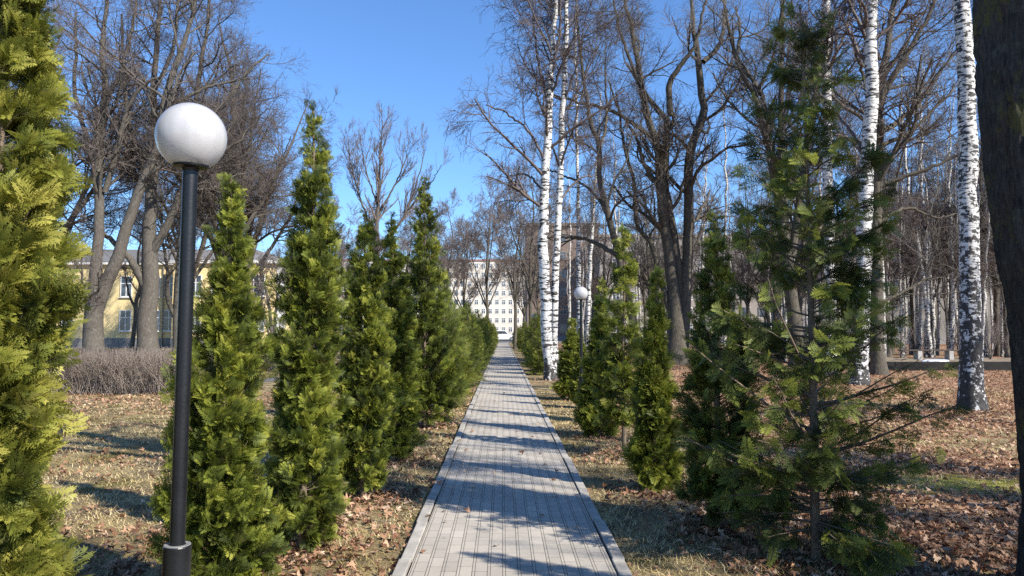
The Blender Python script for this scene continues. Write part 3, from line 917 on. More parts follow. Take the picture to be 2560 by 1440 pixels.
# ------------------------------------------------------------------ thujas
def spray_template(nside=8, sub=True):
    """flat fan of a thuja: axis along x, fan in xy"""
    quads = []
    def blade(p, d, l, w):
        d = np.array(d) / np.linalg.norm(d); q = np.array((-d[1], d[0]))
        p = np.array(p)
        quads.append([p, p + d * l * .45 - q * w / 2, p + d * l, p + d * l * .45 + q * w / 2])
    blade((0, 0), (1, 0), 1.0, .03)
    for k in range(nside):
        t = .12 + .82 * k / nside
        l = .50 * (1 - t) ** .75 + .10
        for s in (-1, 1):
            a = math.radians(42 + 10 * math.sin(k * 2.1 + s)) * s
            d = (math.cos(a), math.sin(a))
            p = (t + .03 * s, 0)
            blade(p, d, l, .036)
            if sub and l > .22:
                for u, s2 in ((.28, 1), (.45, -1), (.6, 1), (.76, -1)):
                    a2 = a + math.radians(38) * s2
                    blade((p[0] + d[0] * l * u, p[1] + d[1] * l * u), (math.cos(a2), math.sin(a2)), l * .5, .034)
    Q = np.array(quads)                                # (q,4,2)
    V = np.concatenate([Q.reshape(-1, 2), np.zeros((len(Q) * 4, 1))], 1)
    V[:, 2] = -.22 * V[:, 0] ** 2 + .25 * np.abs(V[:, 1]) ** 1.5
    return V, np.arange(len(V)).reshape(-1, 4)


SPR = spray_template(8, True)
SPR_LOW = spray_template(7, False)
SPR_LOW[0][:, 1] *= 1.0


def place_sprays(tmpl, O, D, size, rng, tone, face_out=None, mix=0.5):
    V, Fq = tmpl
    n = len(O)
    A = unit(D)
    rnd = unit(rng.normal(size=(n, 3)))
    if face_out is not None: rnd = unit(rnd * (1 - mix) + face_out * mix)
    B = unit(np.cross(rnd, A)); Nn = np.cross(A, B)
    wid = rng.uniform(.75, 1.15, n)[:, None, None]
    W = O[:, None, :] + size[:, None, None] * (V[None, :, 0:1] * A[:, None, :] + wid * V[None, :, 1:2] * B[:, None, :] + V[None, :, 2:3] * Nn[:, None, :])
    Fa = (np.arange(n)[:, None, None] * len(V) + Fq[None]).reshape(-1, 4)
    T = (tone[:, None] + .5 * (np.hypot(V[:, 0], V[:, 1])[None] - .6)).ravel()
    return W.reshape(-1, 3), Fa, T


def make_thuja(H, Rm, nb, per, size, mat, seed, prof='column', gap=0.0, up=(30, 55), z0=0.035, tmpl=SPR, tone0=0.45, trunk_r=0.03, tlo=0.3, branch_show=1.0):
    rng = np.random.default_rng(seed)
    root = empty('thuja', (0, 0, 0))
    lean = rng.normal(scale=.012, size=2)
    n = 20
    zs = np.linspace(-.03, H * .985, n)
    trunk = np.stack([lean[0] * zs / H * H * .5 + .012 * np.sin(zs * 3.1 + seed), lean[1] * zs * .5 + .012 * np.sin(zs * 2.3), zs], 1)
    tr = trunk_r * (1 - .9 * np.linspace(0, 1, n)) + .003
    # branches
    u = rng.uniform(0, 1, nb * 3)
    zz = z0 * H + u * (H * .985 - z0 * H)
    h = zz / H
    if prof == 'column':
        pr = np.minimum(1, (h / .12) ** .5 * .55 + .45) * np.where(h < .5, 1.0 - .15 * h, .925 * (np.clip(1 - (h - .5) / .5, 0, 1)) ** .8)
    elif prof == 'spire':
        pr = np.minimum(1, (h / .12) ** .5 * .7 + .3) * (np.clip(1 - h, 0, 1) / .82).clip(0, 1) ** .85
    elif prof == 'cone':
        pr = np.clip(1 - h, 0, 1) ** .8 * np.minimum(1, .75 + h * 2)
    else:                                             # loose
        pr = np.clip(1 - h, 0, 1) ** .55 * np.minimum(1, .65 + h * 1.4)
    keep = rng.uniform(0, 1, len(zz)) < (pr * .86 + .14)
    zz, h, pr = zz[keep][:nb], h[keep][:nb], pr[keep][:nb]
    m = len(zz)
    az = rng.uniform(0, 2 * math.pi, m)
    cell = rng.uniform(-1, 1, (64, 16))
    lump = 1 + .10 * np.sin(az * 2 + zz * 5 + seed) + .26 * cell[(zz / .16).astype(int) % 64, (az / 6.2832 * 7).astype(int) % 16] + rng.normal(scale=.16, size=m)
    lump *= 1 + .10 * np.sin(zz * 3.4 + seed * 2.1 + np.sin(az)) + .3 * (rng.uniform(0, 1, m) < .05)
    lump = np.clip(lump, .35, 1.6)
    if gap and prof == 'loose':
        g_ = np.sin(az * 2 + zz * 4.3 + seed * 1.3) + .7 * np.sin(zz * 9.1 - az + seed) + rng.normal(scale=.5, size=m)
        k = g_ > -gap
        zz, h, pr, az, lump = zz[k], h[k], pr[k], az[k], lump[k]; m = len(zz)
    Rb = np.clip(Rm * pr * lump, .035, None)
    el = np.radians(rng.uniform(up[0], up[1], m) * np.clip(h / .25, .1, 1) + h * 18 - 14 * np.clip(1 - h / .15, 0, 1))
    nb_pts = 6
    t = np.linspace(0, 1, nb_pts)
    out = np.stack([np.cos(az), np.sin(az), np.zeros(m)], 1)
    rise = Rb * np.tan(el) * .8
    base = np.stack([np.interp(zz, zs, trunk[:, 0]), np.interp(zz, zs, trunk[:, 1]), zz - rise * .55], 1)
    base[:, 2] = np.maximum(base[:, 2], .06)
    BP = base[:, None, :] + out[:, None, :] * (Rb[:, None] * t[None])[:, :, None]
    BP[:, :, 2] += rise[:, None] * (t[None] ** 1.25)
    BP += rng.normal(scale=.008, size=BP.shape) * t[None, :, None]
    BR = (.0035 + .012 * Rb)[:, None] * (1 - .75 * t[None])
    tp = [tubes(trunk[None], tr[None], 8)]
    kshow = rng.uniform(0, 1, m) < branch_show
    tp.append(tubes(BP[kshow], BR[kshow], 3))
    v, f = join(tp)
    mesh_np('trunk', v, [f], M['thuja_bark'], root, True)
    # sprays along the outer part of each branch
    bi = np.repeat(np.arange(m), per)
    tt = tlo + (1.0 - tlo) * rng.uniform(0, 1, len(bi)) ** .7
    fpos = tt * (nb_pts - 1); i0 = np.minimum(fpos.astype(int), nb_pts - 2); fr = (fpos - i0)[:, None]
    O = BP[bi, i0] * (1 - fr) + BP[bi, i0 + 1] * fr
    bt = unit(BP[bi, i0 + 1] - BP[bi, i0])
    side = unit(rng.normal(size=(len(bi), 3)))
    D = bt * .75 + side * .75 + out[bi] * .35 + np.array([0, 0, .12])
    if prof == 'loose':                               # flat drooping sprays along both sides of long branches
        lat = unit(np.cross(bt, np.array([0, 0, 1.0])) + rng.normal(scale=.3, size=bt.shape)) * np.where(rng.uniform(size=(len(bi), 1)) < .5, -1, 1)
        D = bt * .85 + lat * .7 + rng.normal(scale=.25, size=bt.shape) - np.array([0, 0, .42])
    O = O + rng.normal(scale=.012, size=O.shape)
    sz = rng.uniform(size[0], size[1], len(bi)) * (.75 + .35 * np.minimum(1, Rb[bi] / max(Rm * .6, .01)))
    sz *= 1.08 - (.2 if prof == 'loose' else .5) * (zz[bi] / H) ** 2
    tone = tone0 + rng.normal(scale=.16, size=len(bi)) + (rng.normal(scale=.2, size=m))[bi]
    # leading shoot
    nt_ = 26
    Ot = np.stack([np.interp(np.linspace(H * .86, H * .98, nt_), zs, trunk[:, 0]), np.interp(np.linspace(H * .86, H * .98, nt_), zs, trunk[:, 1]), np.linspace(H * .86, H * .98, nt_)], 1)
    Dt = rng.normal(scale=.45, size=(nt_, 3)) + np.array([0, 0, 1.0])
    O = np.concatenate([O, Ot]); D = np.concatenate([D, Dt]); sz = np.concatenate([sz, np.full(nt_, size[0] * .8)]); tone = np.concatenate([tone, np.full(nt_, tone0)])
    fo = np.concatenate([out[bi], unit(rng.normal(size=(nt_, 3)))])
    W, Fa, T = place_sprays(tmpl, O, D, sz, rng, tone, fo, .35)
    W[:, 2] = np.maximum(W[:, 2], .015)
    mesh_np('crown', W, [Fa], mat, root, False, {'tone': T})
    return root


def put(o, x, y, rz=0.0, s=(1, 1, 1), label=None, group=None):
    o.location = (x, y, 0); o.rotation_euler = (0, 0, rz); o.scale = s
    return tag(o, label, 'thuja', group)


GL, GR = 'thujas in the row left of the path', 'thujas in the row right of the path'
tL1 = make_thuja(3.6, .185, 440, 19, (.06, .115), M['thuja_yellow'], 1, 'column', tone0=.5, gap=1.2, up=(10, 42))
put(tL1, gx(-34, 2.75), 2.75, .4, (1, 1, 1), 'big yellowish thuja at the left edge, nearest to the camera', GL)
tL2 = make_thuja(2.38, .25, 430, 22, (.045, .095), M['thuja'], 2, 'cone', tone0=.42, gap=1.6)
put(tL2, gx(562, 4.15), 4.15, 1.0, (1, 1, 1), 'bright green cone-shaped thuja right behind the near lamp post', GL)
tL3 = make_thuja(3.14, .19, 450, 22, (.045, .09), M['thuja'], 3, 'column', tone0=.42, gap=1.7)
put(tL3, gx(764, 5.35), 5.35, 2.0, (1, 1, 1), 'tall narrow thuja with a thin spiky tip, second to the right of the near lamp', GL)
tL4 = make_thuja(2.66, .20, 400, 21, (.045, .095), M['thuja'], 4, 'column', tone0=.41, gap=1.7)
put(tL4, gx(915, 7.05), 7.05, .3, (1, 1, 1), 'even columnar thuja standing just right of the spiky-tipped one', GL)
c = copy_tree(tL3)
put(c, gx(985, 9.0), 9.0, 3.3, (1.2, 1.2, .93), 'broad thuja in the middle of the left row, half hidden behind the columnar one', GL)
tL6 = make_thuja(4.05, .42, 430, 19, (.065, .125), M['thuja'], 6, 'spire', tone0=.36, gap=1.2)
put(tL6, gx(1062, 12.0), 12.0, .8, (1, 1, 1), 'tallest dark thuja of the left row with a ragged open top', GL)
tR1 = make_thuja(3.8, .66, 240, 17, (.06, .135), M['thuja_deep'], 11, 'loose', gap=1.0, up=(2, 38), z0=.025, tone0=.42, trunk_r=.031, tlo=.2)
put(tR1, gx(2032, 5.05), 5.05, .5, (1, 1, 1), 'large sparse dark thuja with its bare brown trunk showing, nearest on the right', GR)
tR2 = make_thuja(2.45, .20, 260, 18, (.05, .10), M['thuja_deep'], 12, 'column', tone0=.48, gap=1.2, up=(25, 50), z0=.05)
put(tR2, gx(1795, 5.85), 5.85, 1.2, (1, 1, 1), 'dark narrow thuja touching the left side of the large sparse one', GR)
tR3 = make_thuja(2.12, .17, 290, 19, (.05, .10), M['thuja'], 13, 'spire', tone0=.5, gap=1.6)
put(tR3, gx(1630, 7.25), 7.25, .7, (1, 1, 1), 'short bright slender thuja with leaves heaped at its foot right of the path', GR)
tR4 = make_thuja(2.85, .30, 150, 17, (.06, .12), M['thuja'], 14, 'loose', gap=1.1, up=(12, 38), z0=.14, tone0=.50, trunk_r=.028, tlo=.25)
put(tR4, gx(1556, 9.4), 9.4, .2, (1, 1, 1), 'thin see-through thuja with a pale stem, right of the second lamp', GR)
c = copy_tree(tR3); put(c, gx(1497, 11.0), 11.0, 2.4, (1.3, 1.3, .96), 'bushy thuja crowding the right side of the second lamp post', GR)
c = copy_tree(tR4); put(c, gx(1508, 12.8), 12.8, 2.9, (.8, .8, .85), 'thin thuja peeping out behind the bushy one by the second lamp', GR)
c = copy_tree(tR3); put(c, gx(1424, 17.0), 17.0, 1.5, (1.35, 1.35, .86), 'low dense thuja between the birch pair and the second lamp', GR)
c = copy_tree(tL2); put(c, gx(1452, 15.2), 15.2, 2.5, (.7, .7, .68), 'low thuja directly behind the second lamp post', GR)
# the row continues out of the frame to the right; its shadow falls on the path
c = copy_tree(tR2); put(c, 2.85, 2.8, 2.2, (1.25, 1.25, 1.25), 'thuja just outside the right edge whose shadow falls across the near path', GR)
# the far thujas of both rows
rr = random.Random(3)
low = [make_thuja(2.5, .42, 330, 9, (.12, .2), M['thuja'], 61, 'column', tone0=.47, tmpl=SPR_LOW), make_thuja(2.4, .48, 330, 9, (.12, .2), M['thuja_deep'], 62, 'cone', tone0=.55, tmpl=SPR_LOW)]
first = [True, True]
YL = [15.2, 17.8, 20.5, 23.2, 26.0, 33.0, 36, 39.5, 43, 47, 51, 56, 61, 67, 73, 80, 88, 97]
for i, Y in enumerate(YL):
    k = (i + 1) % 2 if i < 5 else i % 2
    o = low[k] if first[k] else copy_tree(low[k]); first[k] = False
    s = rr.uniform(.92, 1.12)
    lab = ('full green thuja in the far half of the left row, before the side path' if i < 5 else 'small far thuja of the left row beyond the side path')
    h = {0: 1.18, 1: .86, 2: .8, 3: .98}.get(i, 1.0)
    put(o, -1.22 + rr.uniform(-.12, .12), Y, rr.uniform(0, 6), (s, s, s * h), lab, 'thujas of the far left row before the side path' if i < 5 else 'thujas of the far left row beyond the side path')
YR = [27, 29.5, 33, 36.5, 40, 44, 48, 53, 58, 64, 71, 79, 88, 98]
for i, Y in enumerate(YR):
    k = i % 2
    o = copy_tree(low[k])
    s = rr.uniform(.85, 1.05)
    put(o, 1.5 + rr.uniform(-.12, .15) + (.25 if i > 2 else 0), Y, rr.uniform(0, 6), (s, s, s * (.72 if i < 2 else .95)), 'small far thuja of the right row beyond the birch pair', 'thujas of the far right row beyond the birches')

# ------------------------------------------------------------------ lamps
def make_lamp(base_h, gd, zc):
    root = empty('street_lamp', (0, 0, 0))
    r = gd / 2
    b = MB().lathe([(.0495, -.1), (.0495, base_h - .004), (.0475, base_h)], 40)
    sl = b.build('base_sleeve', M['black_metal'], root, False)
    MB().lathe([(.0475, base_h + .0005), (.046, base_h + .003), (.030, base_h + .003), (.030, base_h - .02)], 40).build('rim_ring', M['grey_cut'], sl)
    pz = zc - r * .86
    MB().lathe([(.0272, -.05), (.0272, pz - .004)], 36).build('pole', M['black_metal'], root, True)
    cz = pz
    MB().lathe([(.0, cz - .02), (.03, cz - .02), (.034, cz - .012), (.062, cz - .008), (.066, cz - .003), (.066, cz + .012), (.058, cz + .018), (.0, cz + .018)], 40).build('collar', M['black_metal'], root)
    pr = []
    for i in range(33):
        a = math.radians(-90 + 30 + (150) * i / 32)
        pr.append((max(r * math.cos(a), 0), r * math.sin(a)))
    gl = MB().lathe(pr, 56).build('globe', M['globe'], root, True)
    gl.location = (0, 0, zc)
    return root


lamp = make_lamp(.72, .255, 2.24)
lamp.location = (gx(452, 2.86), 2.86, 0)
lamp.rotation_euler = (0, R(.55), 0)
tag(lamp, 'nearest black globe lamp post on the left, its large globe grimy underneath', 'street lamp', 'globe lamps along the path')
for (px, Y, lab) in ((1453, 13.8, 'black globe lamp post standing between thujas right of the path, behind the birch pair'),
                     (1335.5, 35, 'small far globe lamp on a black post left of the birch pair'),
                     (1168, 31, 'far globe lamp half hidden behind thuja tops in the left row'),
                     (1205.5, 57, 'tiny far globe lamp peeping over thujas at the end of the left row')):
    c = copy_tree(lamp); c.location = (gx(px, Y), Y, 0); c.rotation_euler = (0, 0, 0); c['label'] = lab
    if px == 1168: c.scale = (1.05, 1.05, 1.04)
    if px == 1453: c.scale = (1, 1, .985)

# ------------------------------------------------------------------ hedge
def make_hedge(x0, x1, y0, y1, h, n, seed):
    rng = np.random.default_rng(seed)
    O = np.stack([rng.uniform(x0, x1, n), rng.uniform(y0, y1, n), np.zeros(n)], 1)
    hh = h * rng.uniform(.9, 1.03, n)
    m = 5
    P = np.zeros((n, m, 3)); P[:, 0] = O
    d = unit(np.concatenate([rng.normal(scale=.38, size=(n, 2)), np.ones((n, 1))], 1))
    for k in range(1, m):
        d = unit(d + rng.normal(scale=.16, size=(n, 3)) + np.array([0, 0, .05]))
        P[:, k] = P[:, k - 1] + d * (hh / (m - 1))[:, None]
    Rr = np.full((n, 1), .0065) * (1 - .55 * np.linspace(0, 1, m))[None]
    T1, F1 = tubes(P, Rr, 3)
    c = grow(P, Rr, int(n * 3.2), t=(.35, 1), length=(.14, .36), ang=(20, 60), n=3, up=.18, wob=.15, ratio=.7, rmin=.004, rng=rng)
    c[0][:, :, 2] = np.minimum(c[0][:, :, 2], h * (1 + .02 * rng.normal(size=(len(c[0]), 1))))
    T2, F2 = tubes(*c, 3)
    v, f = join([(T1, F1), (T2, F2)])
    tone = np.concatenate([np.repeat(rng.normal(.62, .2, n), m * 3), np.repeat(rng.normal(.4, .18, len(c[0])), 9)])
    return mesh_np('hedge', v, [f], M['hedge'], None, False, {'tone': tone})


tag(make_hedge(-15.5, -7.75, 18.4, 19.6, 1.14, 3400, 5), 'clipped bare brown hedge in front of the yellow house', 'hedge')
tag(make_hedge(-12.5, -8.0, 30, 31, 1.0, 1300, 6), 'farther bare hedge showing between the two thujas right of the near lamp', 'hedge')

# ------------------------------------------------------------------ buildings
def add_window(parent, proto, loc):
    if proto is None: return None
    c = copy_tree(proto, parent); c.location = loc
    return c


def window_obj(w, h, parent, nx=2, nz=2, sill=True, fr=.09, dep=.08):
    """stands in the x-z plane, facing -y; origin at the sill's middle"""
    mb = MB()
    mb.box(-w / 2, w / 2, -dep, 0, h - fr, h); mb.box(-w / 2, w / 2, -dep, 0, 0, fr)
    mb.box(-w / 2, -w / 2 + fr, -dep, 0, fr, h - fr); mb.box(w / 2 - fr, w / 2, -dep, 0, fr, h - fr)
    for i in range(1, nx):
        x = -w / 2 + w * i / nx
        mb.box(x - fr * .45, x + fr * .45, -dep * .9, 0, fr, h - fr)
    for i in range(1, nz):
        z = h * (1 - .36 * i) if nz == 2 else h * (1 - i / nz)
        for j in range(nx):
            xa = -w / 2 + w * j / nx + (fr if j == 0 else fr * .45); xb = -w / 2 + w * (j + 1) / nx - (fr if j == nx - 1 else fr * .45)
            mb.box(xa, xb, -dep * .8, 0, z - fr * .35, z + fr * .35)
    wdw = mb.build('window', M['white_trim'], parent)
    mb = MB(); mb.box(-w / 2 + fr * .6, w / 2 - fr * .6, -dep * .45, -dep * .2, fr * .6, h - fr * .6)
    mb.build('pane', M['glass'], wdw)
    if sill:
        mb = MB(); mb.box(-w / 2 - .06, w / 2 + .06, -dep - .08, 0.0, -.07, -.005); mb.build('sill', M['white_trim'], wdw)
    return wdw


# two-storey yellow house
YB = 74.0
x0, x1, x2 = gx(-120, YB), gx(447, YB), gx(712, 72.4)
yh = empty('yellow_house', (x0, YB, 0))
def hx(px, Y): return gx(px, Y) - x0
WX1, WX2 = hx(447, YB), x2 - x0
MB().box(0, WX1, 0, 12, .95, 8.05).box(WX1, WX2, -1.6, 12, .95, 8.05).build('wall', M['yellow_wall'], yh)
MB().box(-.06, WX1 - .06, -.06, 12, 0, .95).box(WX1 - .06, WX2 + .06, -1.66, 12, 0, .95).build('plinth', M['plinth'], yh)
MB().box(-.3, WX1 - .3, -.35, 12.3, 8.05, 8.32).box(WX1 - .3, WX2 + .3, -1.95, 12.3, 8.05, 8.32).build('cornice', M['white_trim'], yh)
rb = MB()
rb.prism([(-.4, 8.322), (WX2 + .4, 8.322), (WX2 - 3.2, 9.5), (3, 9.5)], -.4, 12.4)
rb.build('roof', M['roof_grey'], yh)
MB().box(WX2 - .85, WX2 + .03, -1.65, -1.55, .96, 8.04).build('corner_pilaster', M['white_trim'], yh)
MB().lathe([(.07, .1), (.07, 8.0)], 10, WX1 - 1.55, -.14).build('drainpipe', M['drain'], yh)
w0 = window_obj(1.15, 2.05, yh, 2, 2)
w0.location = (hx(313, YB), 0, at(313, 828, YB)[2])
zl, zu = w0.location[2], w0.location[2] + 3.3
cols = [313, 384, 422, 168, 240, 96, 24, -48]
for i, px in enumerate(cols):
    for z in (zl, zu):
        if i == 0 and z == zl: continue
        add_window(yh, w0, (hx(px, YB), -.002, z))
for px in (487, 541, 595, 646):
    for z in (zl, zu):
        add_window(yh, w0, (gx(px, 72.4) - x0, -1.602, z))
tag(yh, 'two-storey yellow plastered house with white windows and grey plinth behind the left limes', 'house')


def block(name, px0, px1, Y, depth, top, base_mat, floors, pitch, label, win=(1.25, 1.55), trim=None, vis=None, z1=1.2, fh=None, fmat=None):
    xa, xb = gx(px0, Y), gx(px1, Y)
    b = empty(name, (xa, Y, 0))
    Wd = xb - xa
    MB().box(0, Wd, 0, depth, 0, top).build('wall', base_mat, b)
    MB().box(-.25, Wd + .25, -.25, depth + .25, top, top + .55).build('parapet', trim or M['white_trim'], b)
    MB().box(-.08, Wd + .08, -.08, depth, 0, .8).build('plinth', M['plinth'], b)
    proto = None
    rest = MB()
    n = int((Wd - 1.5) / pitch)
    fh = fh or (top - 1.0) / floors
    cnt = 0
    for i in range(n):
        x = 1.2 + pitch * (i + .5) * (Wd - 2.4) / (n * pitch)
        pxw = 1257 + (x + xa) / Y * F
        for k in range(floors):
            z = z1 + fh * k
            if (vis is None or vis[0] < pxw < vis[1]) and cnt < 100:
                cnt += 1
                if proto is None:
                    proto = window_obj(win[0], win[1], b, 2, 2, False, .12, .06); proto.location = (x, 0, z)
                    if fmat: proto.data.materials[0] = fmat
                else:
                    add_window(b, proto, (x, 0, z))
            else:
                rest.box(x - win[0] / 2, x + win[0] / 2, -.05, .02, z, z + win[1])
    if len(rest.bm.verts):
        o = rest.build('window', M['glass'], b); o['kind'] = 'stuff'
    else: rest.bm.free()
    return tag(b, label, 'building')


block('apartment_block', 815, 1345, 250, 16, 25.0, M['cream_wall'], 8, 2.25, 'tall cream block with rows of windows closing the far end of the path', trim=M['red_trim'], vis=(1165, 1312), z1=1.6, win=(1.3, 1.7))
block('apartment_block', 1500, 1990, 128, 14, 17.6, M['pink_wall'], 6, 3.0, 'long pinkish block seen through the limes right of the path', trim=M['pink_wall'], vis=(1500, 1800), z1=1.4)
block('brown_block', 1318, 1498, 135, 14, 20.5, M['brown_wall'], 6, 3.2, 'brown block behind the birch pair, left end of the buildings beyond the woods', trim=M['brown_wall'], z1=1.4, fmat=M['drain'])
block('grey_block', 1998, 2760, 98, 12, 15.6, M['grey_wall'], 5, 3.4, 'grey block hidden behind the woods near the right edge', trim=M['grey_wall'], z1=1.5, fmat=M['drain'])

# ------------------------------------------------------------------ raised bed, bench, snow at the edge of the woods
YW = 29.8
wx0, wx1 = gx(2200, YW), gx(2760, YW)
tag(MB().box(wx0, wx1, YW, YW + .35, -.1, .34, .01).build('low_wall', M['conc_dark']), 'low dark concrete ledge across the back of the right lawn', 'wall')
rngb = np.random.default_rng(4)
nx, ny = 40, 10
gxs, gys = np.meshgrid(np.linspace(wx0, wx1, nx), np.linspace(YW + .35, YW + 6.5, ny))
gz = .30 + .03 * rngb.normal(size=gxs.shape); gz[-1] = -.05
V = np.stack([gxs, gys, gz], -1).reshape(-1, 3)
ii = np.arange(nx * ny).reshape(ny, nx)
Fq = np.stack([ii[:-1, :-1], ii[:-1, 1:], ii[1:, 1:], ii[1:, :-1]], -1).reshape(-1, 4)
tag(mesh_np('raised_bed', V, [Fq], M['soil_bed'], None, True), kind='structure')
th = np.linspace(0, 2 * math.pi, 40, endpoint=False)
rad = 1 + .22 * np.sin(th * 3 + 1) + .15 * np.sin(th * 7)
cxs, cys = gx(2335, 31.2), 31.2
V = [(cxs, cys, .39)]
for s, z in ((.6, .385), (.9, .36), (1.0, .29)):
    V += [(cxs + .5 * s * r * math.cos(t), cys + .32 * s * r * math.sin(t), z) for t, r in zip(th, rad)]
V = np.array(V)
T3 = np.array([[0, 1 + i, 1 + (i + 1) % 40] for i in range(40)])
Q4 = np.array([[1 + 40 * k + i, 1 + 40 * (k + 1) + i, 1 + 40 * (k + 1) + (i + 1) % 40, 1 + 40 * k + (i + 1) % 40] for k in range(2) for i in range(40)])
tag(mesh_np('snow_patch', V, [T3, Q4], M['snow'], None, True), 'last white patch of old snow below the bench by the dark ledge', 'snow')
yb = 33.0
be = empty('park_bench', (gx(2320, yb), yb, .3))
MB().box(-1.25, 1.2, -.2, .2, .40, .45, .01).build('seat', M['wood_dark'], be)
for px in (2293, 2371):
    xx = gx(px, yb) - gx(2320, yb)
    MB().box(xx - .10, xx + .10, -.19, .19, -.02, .40, .015).build('leg', M['white_conc'], be)
tag(be, 'plank bench on white concrete supports behind the dark ledge', 'bench')

# bare shrubs at the edge of the woods
bush = make_tree('bare_shrub', [(np.array([(0, 0, -.03), (rx * .3, ry * .3, .6), (rx * .8, ry * .8, 1.5), (rx, ry, 2.1)]), np.array([.018, .015, .01, .005])) for rx, ry in ((.5, .1), (-.5, .2), (.1, .6), (-.2, -.6), (.35, -.4), (-.7, -.2), (.8, .3))],
                 [dict(count=46, t=(.25, 1), length=(.5, 1.1), ang=(20, 50), n=5, up=.08, wob=.12, ratio=.6, rmin=.006), dict(count=210, t=(.1, 1), length=(.25, .6), ang=(20, 50), n=4, up=.05, wob=.12, ratio=.6, rmin=.005)],
                 M['twig_red'], M['twig_red'], seed=71, foot=False, sides=5)
bush.location = (gx(2475, 33.5), 33.5, .28)
tag(bush, 'bare brown shrub behind the dark ledge between the old birch and the dark trunk', 'shrub', 'bare shrubs at the edge of the woods')
for i, (px, Y, s, lab) in enumerate(((2250, 34.5, .6, 'low bare shrub by the left end of the bench'), (2520, 38, .9, 'bare shrub beside the dark trunk at the edge of the woods'), (2400, 42, 1.0, 'bare shrub right of the bench, partly behind the old birch'), (1860, 40, .9, 'bare shrub behind the dark narrow thuja'), (2300, 48, 1.1, 'bare shrub among the trunks behind the bench'), (680, 34, .8, 'bare shrub beside the side path between two left thujas'))):
    c = place(bush, px, Y, i * 1.3, s, lab, z=.28 if Y < 36 and px > 2000 else 0)

# ------------------------------------------------------------------ parked cars at the far end
def make_car(paint):
    r = empty('parked_car', (0, 0, 0))
    low_ = [(-2.25, .42), (-2.3, .75), (-2.22, 1.05), (-1.2, 1.08), (1.0, 1.06), (2.05, .95), (2.28, .78), (2.28, .42), (1.95, .34), (-2.0, .34)]
    MB().prism(low_, -.9, .9).build('body', paint, r)
    MB().prism([(-2.1, 1.081), (-1.85, 1.62), (-1.5, 1.70), (.2, 1.68), (.55, 1.58), (1.12, 1.062)], -.78, .78).build('cabin', paint, r)
    MB().prism([(-1.78, 1.13), (-1.62, 1.55), (.3, 1.55), (.82, 1.13)], -.80, .80).build('side_window', M['glass'], r)
    MB().prism([(.62, 1.55), (.66, 1.56), (1.16, 1.08), (1.12, 1.075)], -.7, .7).build('windscreen', M['glass'], r)
    for x in (-1.4, 1.4):
        for y in (-.86, .86):
            w = MB().lathe([(0, -.11), (.27, -.11), (.34, -.09), (.345, 0), (.34, .09), (.27, .11), (0, .11)], 24)
            bmesh.ops.rotate(w.bm, verts=w.bm.verts, cent=(0, 0, 0), matrix=Matrix.Rotation(R(90), 3, 'X'))
            wo = w.build('wheel', M['tyre'], r); wo.location = (x, y, .345)
            q = MB().lathe([(0, .112 + .004), (.19, .116), (.21, .108)], 20)
            bmesh.ops.rotate(q.bm, verts=q.bm.verts, cent=(0, 0, 0), matrix=Matrix.Rotation(R(90 if y < 0 else -90), 3, 'X'))
            q.build('rim', M['rim'], wo)
    for y in (-.62, .62):
        MB().box(2.2, 2.31, y - .2, y + .2, .78, .92, .02).build('headlight', M['lens'], r)
    return r


car = make_car(M['car_white'])
car.scale = (1, 1, 1.1)
car.location = (gx(1256, 124) + .1, 124, .012)
tag(car, 'white off-road car standing across the far end of the path', 'car', 'cars parked at the path end')
c = make_car(M['car_dark'])
c.location = (gx(1256, 124) + 5.6, 124.5, .012); tag(c, 'dark car parked just right of the white one', 'car', 'cars parked at the path end')
c = copy_tree(c); c.location = (gx(1256, 124) - 5.3, 124.5, .012); c['label'] = 'dark car parked just left of the white one'
far_h = make_hedge(-12, 14, 143, 144.2, 1.7, 700, 9)
tag(far_h, 'dark bare hedge behind the white car at the foot of the cream block', 'hedge')

# ------------------------------------------------------------------ fallen leaves and dry grass
def leaf_template(kind):
    lob = [(.0, .0)]
    out = []
    lobes = [(-125, .42), (-62, .78), (0, 1.0), (62, .78), (125, .42)]
    for i, (a, l) in enumerate(lobes):
        a0 = math.radians(a)
        for da, k in ((-17, .62), (0, 1.0), (17, .62)):
            out.append((l * k * math.cos(a0 + math.radians(da)), l * k * math.sin(a0 + math.radians(da))))
        if i < 4:
            am = math.radians(a + 31)
            out.append((.33 * math.cos(am), .33 * math.sin(am)))
    V = np.array([(0, 0)] + out) * .5
    x, y = V[:, 0], V[:, 1]
    if kind == 0: z = .35 * y ** 2 * 2 + .25 * x ** 2
    elif kind == 1: z = -.5 * (x ** 2 + y ** 2) + .12 * np.sin(6 * x)
    elif kind == 2: z = .9 * np.abs(y) * .8 - .2 * x
    else: z = .12 * np.sin(9 * x + 2) + .12 * np.cos(8 * y)
    V = np.stack([x, y, z], 1)
    n = len(out)
    Ft = np.array([[0, 1 + i, 1 + (i + 1) % n] for i in range(n - 1)])
    return V, Ft


LT = [leaf_template(k) for k in range(4)]


